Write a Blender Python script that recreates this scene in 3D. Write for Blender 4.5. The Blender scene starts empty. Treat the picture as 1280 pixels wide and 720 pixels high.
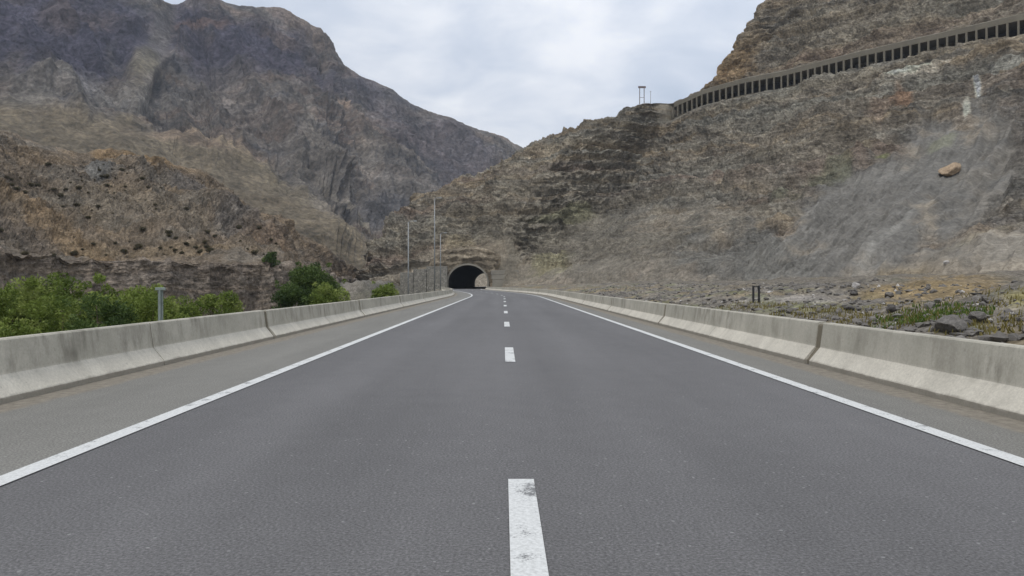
import bpy, math, random
import numpy as np
from mathutils import Vector
from mathutils.bvhtree import BVHTree

random.seed(7)
RNG = np.random.default_rng(7)
S = bpy.context.scene
COL = S.collection

# ------------------------------------------------------------------ camera, sky, sun, exposure
F, VX, HY, CAMH = 915.0, 629.0, 355.0, 1.38      # focal length in photo pixels, vanishing point, eye height
cam = bpy.data.cameras.new('camera')
cam.sensor_width = 36.0
cam.lens = 36.0 * F / 1280.0
cam.shift_x = (640 - VX) / 1280.0
cam.shift_y = (HY - 360) / 1280.0
cam.clip_start = 0.1
cam.clip_end = 20000
camo = bpy.data.objects.new('camera', cam)
camo.location = (0, 0, CAMH)
camo.rotation_euler = (math.radians(90), 0, 0)
COL.objects.link(camo)
S.camera = camo

SUN_EL, SUN_AZ = 64.0, 215.0                     # azimuth clockwise from +Y: behind the camera, to the left
W = bpy.data.worlds.new('World')
S.world = W
W.use_nodes = True
nt = W.node_tree
nt.nodes.clear()
def wn(t, **k):
    n = nt.nodes.new(t)
    for a, b in k.items(): setattr(n, a, b)
    return n
def wmath(op, a, b=None, clamp=False):
    n = wn('ShaderNodeMath', operation=op); n.use_clamp = clamp
    for i, v in enumerate((a, b)):
        if v is None: continue
        if isinstance(v, (int, float)): n.inputs[i].default_value = v
        else: nt.links.new(v, n.inputs[i])
    return n.outputs[0]
out = wn('ShaderNodeOutputWorld')
bg_sky, bg_cloud, mix = wn('ShaderNodeBackground'), wn('ShaderNodeBackground'), wn('ShaderNodeMixShader')
sky = wn('ShaderNodeTexSky', sky_type='NISHITA')
sky.sun_disc = False
sky.sun_elevation = math.radians(SUN_EL)
sky.sun_rotation = math.radians(SUN_AZ)
sky.altitude = 1500
nt.links.new(sky.outputs[0], bg_sky.inputs[0]); bg_sky.inputs[1].default_value = 0.10
tc = wn('ShaderNodeTexCoord')
sep = wn('ShaderNodeSeparateXYZ'); nt.links.new(tc.outputs['Generated'], sep.inputs[0])
zz = wmath('ADD', wmath('MAXIMUM', sep.outputs[2], 0.0), 0.22)
comb = wn('ShaderNodeCombineXYZ')
nt.links.new(wmath('DIVIDE', sep.outputs[0], zz), comb.inputs[0])
nt.links.new(wmath('DIVIDE', sep.outputs[1], zz), comb.inputs[1])
n1 = wn('ShaderNodeTexNoise'); n1.inputs['Scale'].default_value = 0.85; n1.inputs['Detail'].default_value = 7
n1.inputs['Roughness'].default_value = 0.5; n1.inputs['Distortion'].default_value = 0.35
nt.links.new(comb.outputs[0], n1.inputs['Vector'])
n2 = wn('ShaderNodeTexNoise'); n2.inputs['Scale'].default_value = 0.55; n2.inputs['Detail'].default_value = 3
nt.links.new(comb.outputs[0], n2.inputs['Vector'])
n3 = wn('ShaderNodeTexNoise'); n3.inputs['Scale'].default_value = 3.2; n3.inputs['Detail'].default_value = 6; n3.inputs['Distortion'].default_value = 0.4
nt.links.new(comb.outputs[0], n3.inputs['Vector'])
cl = wmath('ADD', wmath('ADD', wmath('MULTIPLY', n1.outputs[0], 0.5), wmath('MULTIPLY', n2.outputs[0], 0.25)), wmath('MULTIPLY', n3.outputs[0], 0.25))
ramp = wn('ShaderNodeValToRGB')
ramp.color_ramp.elements[0].position = 0.42; ramp.color_ramp.elements[0].color = (0.55, 0.63, 0.755, 1)
ramp.color_ramp.elements[1].position = 0.555; ramp.color_ramp.elements[1].color = (1.0, 1.02, 1.06, 1)
e = ramp.color_ramp.elements.new(0.485); e.color = (0.71, 0.77, 0.875, 1)
nt.links.new(cl, ramp.inputs[0])
# overcast luminance: brighter towards the zenith, a little brighter to the right of the road
grad = wmath('ADD', wmath('MULTIPLY', wmath('MAXIMUM', sep.outputs[2], 0.0), 0.55), 0.90)
grad = wmath('ADD', grad, wmath('MULTIPLY', sep.outputs[0], 0.16))
nt.links.new(ramp.outputs[0], bg_cloud.inputs[0]); nt.links.new(grad, bg_cloud.inputs[1])
mix.inputs[0].default_value = 0.88
nt.links.new(bg_sky.outputs[0], mix.inputs[1]); nt.links.new(bg_cloud.outputs[0], mix.inputs[2])
nt.links.new(mix.outputs[0], out.inputs[0])

sun = bpy.data.lights.new('sun', 'SUN')
sun.energy = 1.5
sun.angle = math.radians(10)
sun.color = (1.0, 0.96, 0.90)
suno = bpy.data.objects.new('sun', sun)
az, el = math.radians(SUN_AZ), math.radians(SUN_EL)
sd = Vector((math.sin(az) * math.cos(el), math.cos(az) * math.cos(el), math.sin(el)))
suno.rotation_euler = sd.to_track_quat('Z', 'Y').to_euler()
suno.location = (-40, -60, 120)
COL.objects.link(suno)

S.view_settings.view_transform = 'Standard'
S.view_settings.look = 'None'
S.view_settings.exposure = 0.0
S.view_settings.gamma = 1.0
S.view_settings.use_curve_mapping = False
S.cycles.use_denoising = True
S.cycles.max_bounces = 6
S.cycles.volume_bounces = 0

# ------------------------------------------------------------------ helpers
def at(px, py, d):
    return np.array(((px - VX) / F * d, d, CAMH + (HY - py) / F * d))

def smooth(a, b, x):
    t = np.clip((x - a) / (b - a), 0, 1)
    return t * t * (3 - 2 * t)

_perm = RNG.permutation(256).astype(np.int32)
_perm = np.concatenate([_perm, _perm, _perm])
_g = RNG.normal(size=(256, 3)); _g /= np.linalg.norm(_g, axis=1)[:, None]
_g = _g.astype(np.float32)
def perlin(p):
    p = np.asarray(p, np.float32)
    i = np.floor(p).astype(np.int32); f = p - i; i &= 255
    u = f * f * f * (f * (f * 6 - 15) + 10)
    r = 0
    for dx in (0, 1):
        wx = u[:, 0] if dx else 1 - u[:, 0]
        a = _perm[i[:, 0] + dx]
        for dy in (0, 1):
            wy = u[:, 1] if dy else 1 - u[:, 1]
            b = _perm[a + i[:, 1] + dy]
            for dz in (0, 1):
                wz = u[:, 2] if dz else 1 - u[:, 2]
                g = _g[_perm[b + i[:, 2] + dz]]
                r = r + wx * wy * wz * (g[:, 0] * (f[:, 0] - dx) + g[:, 1] * (f[:, 1] - dy) + g[:, 2] * (f[:, 2] - dz))
    return r * 1.5
def fbm(p, scale, octv=5, gain=0.5, off=0.0):
    p = np.asarray(p, np.float32) / scale + off
    a, r = 1.0, 0
    for k in range(octv):
        r = r + a * perlin(p); p = p * 2.03 + 7.1; a *= gain
    return r
def ridged(p, scale, octv=5, gain=0.55, off=0.0):
    p = np.asarray(p, np.float32) / scale + off
    a, r, w = 1.0, 0, 1.0
    for k in range(octv):
        n = (1 - np.abs(perlin(p)) * 1.4) ** 2
        r = r + a * n * w; w = np.clip(n * 1.3, 0, 1); p = p * 2.07 + 3.3; a *= gain
    return r

def catmull(P, q):
    n = P.shape[0]
    k = np.clip(np.floor(q).astype(int), 0, n - 2); t = (q - k)
    t = t.reshape((-1,) + (1,) * (P.ndim - 1))
    a, b, c, d = P[np.clip(k - 1, 0, n - 1)], P[k], P[k + 1], P[np.clip(k + 2, 0, n - 1)]
    m0, m1 = (c - a) * 0.5, (d - b) * 0.5
    lim = 1.0 * np.abs(c - b) + 1e-6
    m0, m1 = np.clip(m0, -2 * lim, 2 * lim), np.clip(m1, -2 * lim, 2 * lim)
    return (2*t**3 - 3*t**2 + 1) * b + (t**3 - 2*t**2 + t) * m0 + (-2*t**3 + 3*t**2) * c + (t**3 - t**2) * m1

def qpar(counts, k=1.5):
    counts = [int(c * k) for c in counts]
    return np.concatenate([np.arange(c) / c + i for i, c in enumerate(counts)] + [[len(counts)]]).astype(float)

def grid_faces(nr, nc):
    i = np.arange(nr * nc).reshape(nr, nc)
    return np.stack([i[:-1, :-1], i[:-1, 1:], i[1:, 1:], i[1:, :-1]], -1).reshape(-1, 4)

def np_mesh(name, V, Fc, smooth_shade=True):
    V = np.asarray(V, np.float32); Fc = np.asarray(Fc, np.int32)
    me = bpy.data.meshes.new(name)
    n, k = Fc.shape
    me.vertices.add(len(V)); me.vertices.foreach_set('co', V.ravel())
    me.loops.add(n * k); me.loops.foreach_set('vertex_index', Fc.ravel())
    me.polygons.add(n); me.polygons.foreach_set('loop_start', np.arange(n, dtype=np.int32) * k)
    me.polygons.foreach_set('loop_total', np.full(n, k, np.int32))
    me.polygons.foreach_set('use_smooth', np.full(n, smooth_shade, bool))
    me.update(calc_edges=True)
    return me
def set_col(me, C, alpha=None):
    a = me.color_attributes.new('rock', 'FLOAT_COLOR', 'POINT')
    a.data.foreach_set('color', np.concatenate([C, np.ones((len(C), 1)) if alpha is None else np.reshape(alpha, (-1, 1))], 1).astype(np.float32).ravel())

def link(name, me, mat=None, parent=None, loc=None):
    o = bpy.data.objects.new(name, me)
    if mat is not None and me is not None: me.materials.append(mat)
    if parent is not None: o.parent = parent
    if loc is not None: o.location = loc
    COL.objects.link(o)
    return o
def tag(o, label, cat, group=None):
    o['label'] = label; o['category'] = cat
    if group: o['group'] = group
    return o
def struct(o): o['kind'] = 'structure'; return o
def stuff(o): o['kind'] = 'stuff'; return o
def empty(name, loc, rz=0.0):
    o = bpy.data.objects.new(name, None); o.location = loc; o.rotation_euler = (0, 0, rz)
    o.empty_display_size = 0.3
    COL.objects.link(o); return o

class MB:
    """collects boxes, tubes and prisms into one mesh"""
    def __init__(s): s.v, s.f = [], []
    def add(s, V, Fs):
        o = len(s.v); s.v += [tuple(map(float, p)) for p in V]; s.f += [tuple(i + o for i in f) for f in Fs]
    def box(s, c, size, rz=0.0, taper=1.0):
        x, y, z = (k / 2 for k in size); V = []
        for dz in (-1, 1):
            t = taper if dz > 0 else 1.0
            for dx, dy in ((-1, -1), (1, -1), (1, 1), (-1, 1)):
                px, py = dx * x * t, dy * y * t
                V.append((c[0] + px * math.cos(rz) - py * math.sin(rz), c[1] + px * math.sin(rz) + py * math.cos(rz), c[2] + dz * z))
        s.add(V, [(3, 2, 1, 0), (4, 5, 6, 7), (0, 1, 5, 4), (1, 2, 6, 5), (2, 3, 7, 6), (3, 0, 4, 7)])
    def tube(s, pts, radii, n=8, cap=True):
        pts = [Vector(p) for p in pts]; o = len(s.v)
        for k, p in enumerate(pts):
            d = (pts[min(k + 1, len(pts) - 1)] - pts[max(k - 1, 0)]).normalized()
            a = d.orthogonal().normalized() if abs(d.z) < 0.95 else Vector((1, 0, 0))
            b = d.cross(a).normalized(); a = b.cross(d)
            for i in range(n):
                t = 2 * math.pi * i / n
                s.v.append(tuple(p + (a * math.cos(t) + b * math.sin(t)) * radii[k]))
        for k in range(len(pts) - 1):
            for i in range(n):
                j = (i + 1) % n
                s.f.append((o + k*n + i, o + k*n + j, o + (k+1)*n + j, o + (k+1)*n + i))
        if cap:
            s.f.append(tuple(o + i for i in range(n))[::-1]); s.f.append(tuple(o + (len(pts)-1)*n + i for i in range(n)))
    def mesh(s, name, smooth_shade=False):
        me = bpy.data.meshes.new(name); me.from_pydata(s.v, [], s.f); me.update()
        if smooth_shade: me.polygons.foreach_set('use_smooth', [True] * len(me.polygons))
        return me
    def build(s, name, mat, parent=None, loc=None, smooth_shade=False, bevel=0.0):
        o = link(name, s.mesh(name, smooth_shade), mat, parent, loc)
        if bevel:
            m = o.modifiers.new('bevel', 'BEVEL'); m.width = bevel; m.segments = 2; m.limit_method = 'ANGLE'
        return o

# ------------------------------------------------------------------ materials
class Mat:
    def __init__(s, name, rough=0.9, spec=0.3):
        s.m = bpy.data.materials.new(name); s.m.use_nodes = True
        s.t = s.m.node_tree; s.p = s.t.nodes['Principled BSDF']
        s.p.inputs['Roughness'].default_value = rough
        s.p.inputs['Specular IOR Level'].default_value = spec
        s.tc = s.n('ShaderNodeTexCoord')
    def n(s, t, **k):
        n = s.t.nodes.new(t)
        for a, b in k.items(): setattr(n, a, b)
        return n
    def put(s, v, sock):
        if isinstance(v, (int, float)): sock.default_value = v
        elif isinstance(v, tuple): sock.default_value = v + (1,) * (len(sock.default_value) - len(v))
        else: s.t.links.new(v, sock)
    def vec(s, src='Object', scale=(1, 1, 1)):
        mp = s.n('ShaderNodeMapping'); mp.inputs['Scale'].default_value = scale
        s.t.links.new(s.tc.outputs[src], mp.inputs[0]); return mp.outputs[0]
    def noise(s, v, scale, detail=5, rough=0.55, dist=0.0):
        n = s.n('ShaderNodeTexNoise'); s.t.links.new(v, n.inputs['Vector'])
        n.inputs['Scale'].default_value = scale; n.inputs['Detail'].default_value = detail
        n.inputs['Roughness'].default_value = rough; n.inputs['Distortion'].default_value = dist
        return n.outputs[0]
    def ramp(s, f, *st):
        r = s.n('ShaderNodeValToRGB'); el = r.color_ramp.elements
        while len(el) < len(st): el.new(0.5)
        for e, (p, c) in zip(el, st):
            e.position = p; e.color = tuple(c) + (1,) if isinstance(c, tuple) else (c, c, c, 1)
        s.t.links.new(f, r.inputs[0]); return r.outputs[0]
    def mix(s, f, a, b, mode='MIX'):
        m = s.n('ShaderNodeMix', data_type='RGBA', blend_type=mode)
        s.put(f, m.inputs[0]); s.put(a, m.inputs[6]); s.put(b, m.inputs[7]); return m.outputs[2]
    def math(s, op, a, b=0.0, c=None, clamp=False):
        m = s.n('ShaderNodeMath', operation=op); m.use_clamp = clamp
        s.put(a, m.inputs[0]); s.put(b, m.inputs[1])
        if c is not None: s.put(c, m.inputs[2])
        return m.outputs[0]
    def color(s, c): s.put(c, s.p.inputs['Base Color']); return s
    def bump(s, h, strength=0.5, dist=0.1):
        b = s.n('ShaderNodeBump'); b.inputs['Strength'].default_value = strength; b.inputs['Distance'].default_value = dist
        s.t.links.new(h, b.inputs['Height']); s.t.links.new(b.outputs[0], s.p.inputs['Normal']); return s

def rock_mat(name, size, bumpd, bed=False):
    """surface detail over the rock colours stored on the terrain; size = metres of the coarsest grain"""
    M = Mat(name, 0.95, 0.15)
    cn = M.n('ShaderNodeVertexColor', layer_name='rock'); a = cn.outputs[0]; c_node = cn.name
    v = M.vec('Object')
    n1 = M.noise(v, 1.0 / size, 10, 0.72, 0.1)
    n2 = M.noise(v, 5.0 / size, 5, 0.7)
    k = M.math('MULTIPLY_ADD', cn.outputs[1], 0.6, 0.4) if bed else 1.0       # loose scree is evener than standing rock
    c = M.mix(k, a, M.ramp(n1, (0.25, 0.45), (0.5, 1.0), (0.78, 1.6)), 'MULTIPLY')
    c = M.mix(M.math('MULTIPLY', k, 0.8), c, M.ramp(n2, (0.32, 0.40), (0.5, 1.0), (0.68, 1.75)), 'MULTIPLY')
    h = M.math('ADD', n1, M.math('MULTIPLY', n2, 0.35))
    if bed:
        h = M.math('MULTIPLY', h, k)
        # thin beds and broken blocks, only where the rock stands (alpha of the stored colour)
        al = M.t.nodes[c_node].outputs[1]
        mp = M.n('ShaderNodeMapping'); mp.inputs['Rotation'].default_value = (0.02, 0.05, 0.0); mp.inputs['Scale'].default_value = (0.13, 0.13, 0.95)
        M.t.links.new(M.tc.outputs['Object'], mp.inputs[0])
        b1 = M.noise(mp.outputs[0], 1.0, 8, 0.74, 0.15)
        vo = M.n('ShaderNodeTexVoronoi', feature='DISTANCE_TO_EDGE'); mp2 = M.n('ShaderNodeMapping'); mp2.inputs['Scale'].default_value = (0.28, 0.28, 0.62); mp2.inputs['Rotation'].default_value = (0.02, 0.05, 0.0)
        wv = M.n('ShaderNodeTexNoise'); wv.inputs['Scale'].default_value = 0.35; wv.inputs['Detail'].default_value = 4; M.t.links.new(M.tc.outputs['Object'], wv.inputs['Vector'])
        ad = M.n('ShaderNodeVectorMath', operation='MULTIPLY_ADD'); M.t.links.new(wv.outputs['Color'], ad.inputs[0]); ad.inputs[1].default_value = (3, 3, 3); M.t.links.new(M.tc.outputs['Object'], ad.inputs[2])
        M.t.links.new(ad.outputs[0], mp2.inputs[0]); M.t.links.new(mp2.outputs[0], vo.inputs['Vector'])
        blk = M.ramp(vo.outputs['Distance'], (0.0, 0.0), (0.07, 1.0))
        c = M.mix(M.math('MULTIPLY', al, 0.9), c, M.mix(1.0, c, M.ramp(b1, (0.33, 0.55), (0.5, 1.0), (0.68, 1.5)), 'MULTIPLY'))
        h = M.math('ADD', h, M.math('MULTIPLY', al, M.math('ADD', M.math('MULTIPLY', b1, 1.1), M.math('MULTIPLY', blk, 0.40))))
    M.color(c)
    M.bump(h, 1.0, bumpd)
    return M.m

def plain(name, col, rough=0.7, metal=0.0, var=0.25, scale=6.0):
    M = Mat(name, rough, 0.4); M.p.inputs['Metallic'].default_value = metal
    n = M.noise(M.vec('Object'), scale, 6, 0.6)
    lo = tuple(c * (1 - var) for c in col); hi = tuple(min(1, c * (1 + var)) for c in col)
    M.color(M.ramp(n, (0.3, lo), (0.7, hi))).bump(n, 0.15, 0.02)
    return M.m

ROCK_R = rock_mat('layered_brown_rock', 4.0, 1.5, True)
ROCK_F = rock_mat('far_mountain_rock', 18.0, 4.5)
ROCK_L = rock_mat('dry_hill_earth', 2.6, 0.9)
GROUND = rock_mat('gravelly_earth', 0.9, 0.10)

# asphalt ------------------------------------------------------------ (UV: u = metres across, v = metres along)
def asphalt_nodes(M, base, dirt=0.0):
    uv = M.tc.outputs['UV']
    fine = M.noise(uv, 55, 4, 0.75)
    mid = M.noise(uv, 2.6, 6, 0.6)
    stretch = M.n('ShaderNodeMapping'); stretch.inputs['Scale'].default_value = (1.0, 0.06, 1); M.t.links.new(uv, stretch.inputs[0])
    tracks = M.noise(stretch.outputs[0], 0.8, 4, 0.55)
    big = M.noise(uv, 0.22, 4, 0.5)
    vor = M.n('ShaderNodeTexVoronoi'); vor.inputs['Scale'].default_value = 26; M.t.links.new(uv, vor.inputs['Vector'])
    c = M.mix(1.0, base, M.ramp(fine, (0.25, 0.30), (0.5, 1.0), (0.78, 2.1)), 'MULTIPLY')
    c = M.mix(1.0, c, M.ramp(mid, (0.3, 0.95), (0.7, 1.05)), 'MULTIPLY')
    c = M.mix(1.0, c, M.ramp(tracks, (0.32, 0.90), (0.68, 1.10)), 'MULTIPLY')
    c = M.mix(1.0, c, M.ramp(big, (0.3, 0.95), (0.7, 1.05)), 'MULTIPLY')
    # pale stone chips
    wn_ = M.n('ShaderNodeTexWhiteNoise'); M.t.links.new(vor.outputs['Position'], wn_.inputs['Vector'])
    chip = M.math('MULTIPLY', M.math('GREATER_THAN', wn_.outputs[0], 0.975), M.math('LESS_THAN', vor.outputs['Distance'], 0.27))
    c = M.mix(M.math('MULTIPLY', chip, 0.38), c, (0.42, 0.42, 0.40))
    return c, fine, mid
A = Mat('worn_asphalt', 0.86, 0.35)
c, fine, mid = asphalt_nodes(A, (0.122, 0.118, 0.117))
# hairline cracks and tar stains
uv = A.tc.outputs['UV']
wob = A.n('ShaderNodeMapping'); wob.inputs['Scale'].default_value = (0.35, 0.12, 1); A.t.links.new(uv, wob.inputs[0])
crk = A.noise(wob.outputs[0], 1.6, 8, 0.6, 1.2)
crack = A.math('MULTIPLY', A.math('LESS_THAN', A.math('ABSOLUTE', A.math('SUBTRACT', crk, 0.5)), 0.0022), A.math('GREATER_THAN', A.noise(uv, 0.3, 2), 0.5))
c = A.mix(A.math('MULTIPLY', crack, 0.18), c, (0.05, 0.05, 0.05))
st = A.noise(uv, 1.7, 3, 0.5)
c = A.mix(A.math('MULTIPLY', A.math('GREATER_THAN', st, 0.76), 0.2), c, (0.05, 0.05, 0.052))
sx = A.n('ShaderNodeSeparateXYZ'); A.t.links.new(uv, sx.inputs[0])
wp = A.math('SINE', A.math('MULTIPLY', sx.outputs[0], 2 * math.pi / 1.85))
wp = A.math('MULTIPLY', A.math('MULTIPLY', wp, 0.5), A.ramp(A.noise(wob.outputs[0], 0.7, 3), (0.3, 0.4), (0.7, 1.0)))
c = A.mix(1.0, c, A.ramp(A.math('ADD', wp, 0.5), (0.0, 0.935), (1.0, 1.055)), 'MULTIPLY')
A.color(c).bump(fine, 0.55, 0.012)
ASPHALT = A.m

A = Mat('dusty_shoulder_asphalt', 0.92, 0.2)
c, fine, mid = asphalt_nodes(A, (0.182, 0.175, 0.157))
sep = A.n('ShaderNodeSeparateXYZ'); A.t.links.new(A.tc.outputs['UV'], sep.inputs[0])
edge = A.math('ADD', sep.outputs[2], 0.0)
# u runs 0 at the barrier: a drift of sand and grit lies along its foot
w = A.math('ADD', A.math('SUBTRACT', 0.46, sep.outputs[0]), A.math('MULTIPLY', A.math('SUBTRACT', A.noise(A.tc.outputs['UV'], 1.4, 5, 0.6), 0.5), 0.35))
sand = A.math('MULTIPLY', w, 9.0, clamp=True)
sandc = A.ramp(A.noise(A.tc.outputs['UV'], 9, 6, 0.7), (0.3, (0.135, 0.115, 0.088)), (0.7, (0.30, 0.265, 0.21)))
c = A.mix(A.math('MULTIPLY', sand, 0.8), c, sandc)
A.color(c).bump(fine, 0.5, 0.012)
SHOULDER = A.m

P = Mat('road_paint', 0.7, 0.3)
uv = P.tc.outputs['UV']
pn = P.noise(uv, 40, 4, 0.7)
wear = P.math('ADD', P.math('MULTIPLY', P.noise(uv, 3.2, 7, 0.68), 0.72), P.math('MULTIPLY', P.noise(uv, 60, 3, 0.6), 0.28))
pc = P.ramp(pn, (0.28, (0.42, 0.42, 0.40)), (0.6, (0.64, 0.64, 0.62)))
P.color(P.mix(P.ramp(wear, (0.385, 0.9), (0.45, 0.0)), pc, (0.12, 0.12, 0.12))).bump(pn, 0.3, 0.006)
PAINT = P.m

# weathered concrete: UV u = metres along, v = height; stains run down from the top
def concrete(name, base, stain=1.0, kick=True, scale=1.0):
    M = Mat(name, 0.88, 0.25)
    o = M.vec('Object')
    big = M.noise(o, 0.9 * scale, 6, 0.6); fine_ = M.noise(o, 28 * scale, 4, 0.7)
    lo = tuple(k * 0.82 for k in base); hi = tuple(k * 1.14 for k in base)
    c = M.ramp(big, (0.3, lo), (0.7, hi))
    c = M.mix(1.0, c, M.ramp(fine_, (0.3, 0.86), (0.7, 1.13)), 'MULTIPLY')
    s_ = M.n('ShaderNodeMapping'); s_.inputs['Scale'].default_value = (1.9, 0.55, 1); M.t.links.new(M.tc.outputs['UV'], s_.inputs[0])
    streak = M.noise(s_.outputs[0], 1.6, 6, 0.65)
    blot = M.noise(M.tc.outputs['UV'], 0.35, 4, 0.6)
    k = M.math('MULTIPLY', M.ramp(streak, (0.47, 0.0), (0.68, 1.0)), M.ramp(blot, (0.40, 0.2), (0.58, 1.0)))
    if kick:
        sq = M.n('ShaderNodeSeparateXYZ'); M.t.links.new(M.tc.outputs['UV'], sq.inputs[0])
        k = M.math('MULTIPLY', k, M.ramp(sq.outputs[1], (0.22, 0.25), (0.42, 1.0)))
        upper_tone = M.math('MULTIPLY', M.ramp(sq.outputs[1], (0.29, 0.0), (0.33, 1.0)), M.ramp(M.noise(M.tc.outputs['UV'], 1.3, 6, 0.65), (0.3, 0.25), (0.7, 0.75)))
        c = M.mix(M.math('MULTIPLY', upper_tone, 0.75), c, (0.24, 0.23, 0.18))  # upper face toned darker above the slope break, mottled by noise
        # chips and scuffs
        c = M.mix(M.math('MULTIPLY', M.ramp(M.noise(M.tc.outputs['UV'], 9, 5, 0.7), (0.62, 0.0), (0.68, 1.0)), 0.35), c, (0.16, 0.15, 0.12))
    c = M.mix(M.math('MULTIPLY', k, 0.80 * stain), c, (0.135, 0.122, 0.095))
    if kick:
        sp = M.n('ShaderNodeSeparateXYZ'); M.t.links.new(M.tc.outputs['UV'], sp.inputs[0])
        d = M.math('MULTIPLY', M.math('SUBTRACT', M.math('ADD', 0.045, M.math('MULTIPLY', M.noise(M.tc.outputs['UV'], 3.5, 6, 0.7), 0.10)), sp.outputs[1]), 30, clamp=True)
        c = M.mix(M.math('MULTIPLY', d, 0.6), c, (0.14, 0.122, 0.095))  # foot darkened: splashed dirt plus the kick face's dimmer light painted in
    pit = M.noise(o, 90 * scale, 2, 0.5)
    M.color(c).bump(M.math('ADD', fine_, M.math('MULTIPLY', pit, 0.5)), 0.25, 0.01)
    return M.m
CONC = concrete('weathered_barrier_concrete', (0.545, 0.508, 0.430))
CONC_J = concrete('stained_joint_mortar', (0.19, 0.165, 0.12), 1.0, False)
CONC_P = concrete('portal_concrete', (0.26, 0.24, 0.20), 1.0, False, 0.4)
CONC_G = concrete('gallery_concrete', (0.180, 0.160, 0.122), 1.0, False, 0.2)
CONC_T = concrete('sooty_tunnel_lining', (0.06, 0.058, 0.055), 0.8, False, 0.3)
BACKROCK = plain('unlit_rock_cut', (0.035, 0.032, 0.028), 0.95)  # near-black colour paints the deep shade behind the gallery columns into this wall
STEEL = plain('galvanised_steel', (0.27, 0.28, 0.28), 0.5, 0.35)
STEEL_P = plain('pale_green_grey_paint', (0.20, 0.235, 0.215), 0.6)
DARK = plain('black_painted_steel', (0.022, 0.022, 0.024), 0.55)
RUST = plain('brown_painted_steel', (0.16, 0.12, 0.11), 0.7)
GLASS = plain('lamp_lens', (0.5, 0.5, 0.48), 0.3)
BARK = plain('grey_brown_bark', (0.10, 0.075, 0.05), 0.9)

def leaf_mat(name, dark, mid_, light):
    M = Mat(name, 0.65, 0.25)
    g = M.n('ShaderNodeVertexColor', layer_name='rock').outputs[0]
    n = M.noise(M.vec('Object'), 1.6, 4, 0.6)
    sepc = M.n('ShaderNodeSeparateColor'); M.t.links.new(g, sepc.inputs[0])
    f = M.math('ADD', M.math('MULTIPLY', n, 0.55), M.math('MULTIPLY', sepc.outputs[0], 0.45))
    col = M.ramp(f, (0.25, dark), (0.5, mid_), (0.75, light))
    M.color(col)
    tr = M.n('ShaderNodeBsdfTranslucent'); M.t.links.new(col, tr.inputs[0])
    mx = M.n('ShaderNodeMixShader'); mx.inputs[0].default_value = 0.3
    M.t.links.new(M.p.outputs[0], mx.inputs[1]); M.t.links.new(tr.outputs[0], mx.inputs[2])
    M.t.links.new(mx.outputs[0], M.t.nodes['Material Output'].inputs[0])
    return M.m
LEAF = leaf_mat('willow_leaves', (0.078, 0.115, 0.020), (0.170, 0.225, 0.042), (0.275, 0.320, 0.090))
LEAF_D = leaf_mat('dark_leaves', (0.030, 0.054, 0.014), (0.070, 0.112, 0.026), (0.130, 0.180, 0.050))
SCRUB = leaf_mat('dry_scrub_leaves', (0.075, 0.066, 0.038), (0.105, 0.092, 0.052), (0.15, 0.125, 0.072))
GRASS_G = leaf_mat('green_grass', (0.05, 0.085, 0.012), (0.085, 0.135, 0.02), (0.13, 0.18, 0.03))
GRASS_Y = leaf_mat('dry_grass', (0.12, 0.10, 0.03), (0.19, 0.16, 0.05), (0.28, 0.23, 0.08))

# ------------------------------------------------------------------ the road's line
Y0, Y1, SHIFT = 76.0, 205.0, -10.15
def off(y):
    return SHIFT * smooth(Y0, Y1, np.asarray(y, float)) if True else 0
def tunnel_x(y):                       # centre of the carriageway / tunnel
    return 0.25 + off(y) + np.maximum(np.asarray(y, float) - Y1, 0) * 0.012
def rx(y): return tunnel_x(y) - 0.25   # shift of everything that follows the road

ys = np.concatenate([np.arange(-14, 60, 2.0), np.arange(60, 520, 3.0)])
def strip(name, a, b, z, mat, parent=None, y0=-14, y1=520, u0=0.0, flip=False, n=2, ysamp=None):
    yy = ys[(ys >= y0) & (ys <= y1)] if ysamp is None else ysamp
    lat = np.linspace(a, b, n)
    X = rx(yy)[:, None] + lat[None]
    V = np.stack([X, np.repeat(yy[:, None], n, 1), np.full_like(X, z)], -1).reshape(-1, 3)
    Fc = grid_faces(len(yy), n)
    me = np_mesh(name, V, Fc, False)
    u = (np.abs(lat - (b if flip else a)) + u0)
    UV = np.stack([np.repeat(u[None], len(yy), 0), np.repeat(yy[:, None], n, 1)], -1).reshape(-1, 2)
    lay = me.uv_layers.new(name='UVMap')
    lay.data.foreach_set('uv', UV[Fc.ravel()].astype(np.float32).ravel())
    return link(name, me, mat, parent)

LL, RL, CX = -3.50, 4.00, 0.125        # edge lines and centre line
LB, RB = -5.74, 5.20                   # feet of the two barriers
road = struct(strip('road', LB - 0.75, RB + 0.75, 0.0, ASPHALT, n=8))
struct(strip('shoulder', LB, LL, 0.004, SHOULDER, n=4))
struct(strip('shoulder', RL, RB, 0.004, SHOULDER, n=4, flip=True))
strip('edge_line', LL - 0.095, LL + 0.085, 0.009, PAINT, road, u0=3.3)
strip('edge_line', RL - 0.085, RL + 0.095, 0.009, PAINT, road, u0=7.7)
for k in range(-1, 24):
    a = 5.15 + 10.7 * k
    strip('centre_dash', CX - 0.09, CX + 0.09, 0.009, PAINT, road, u0=11.3 + k * 2.7, ysamp=np.linspace(a - 2.95, a, 4))

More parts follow.
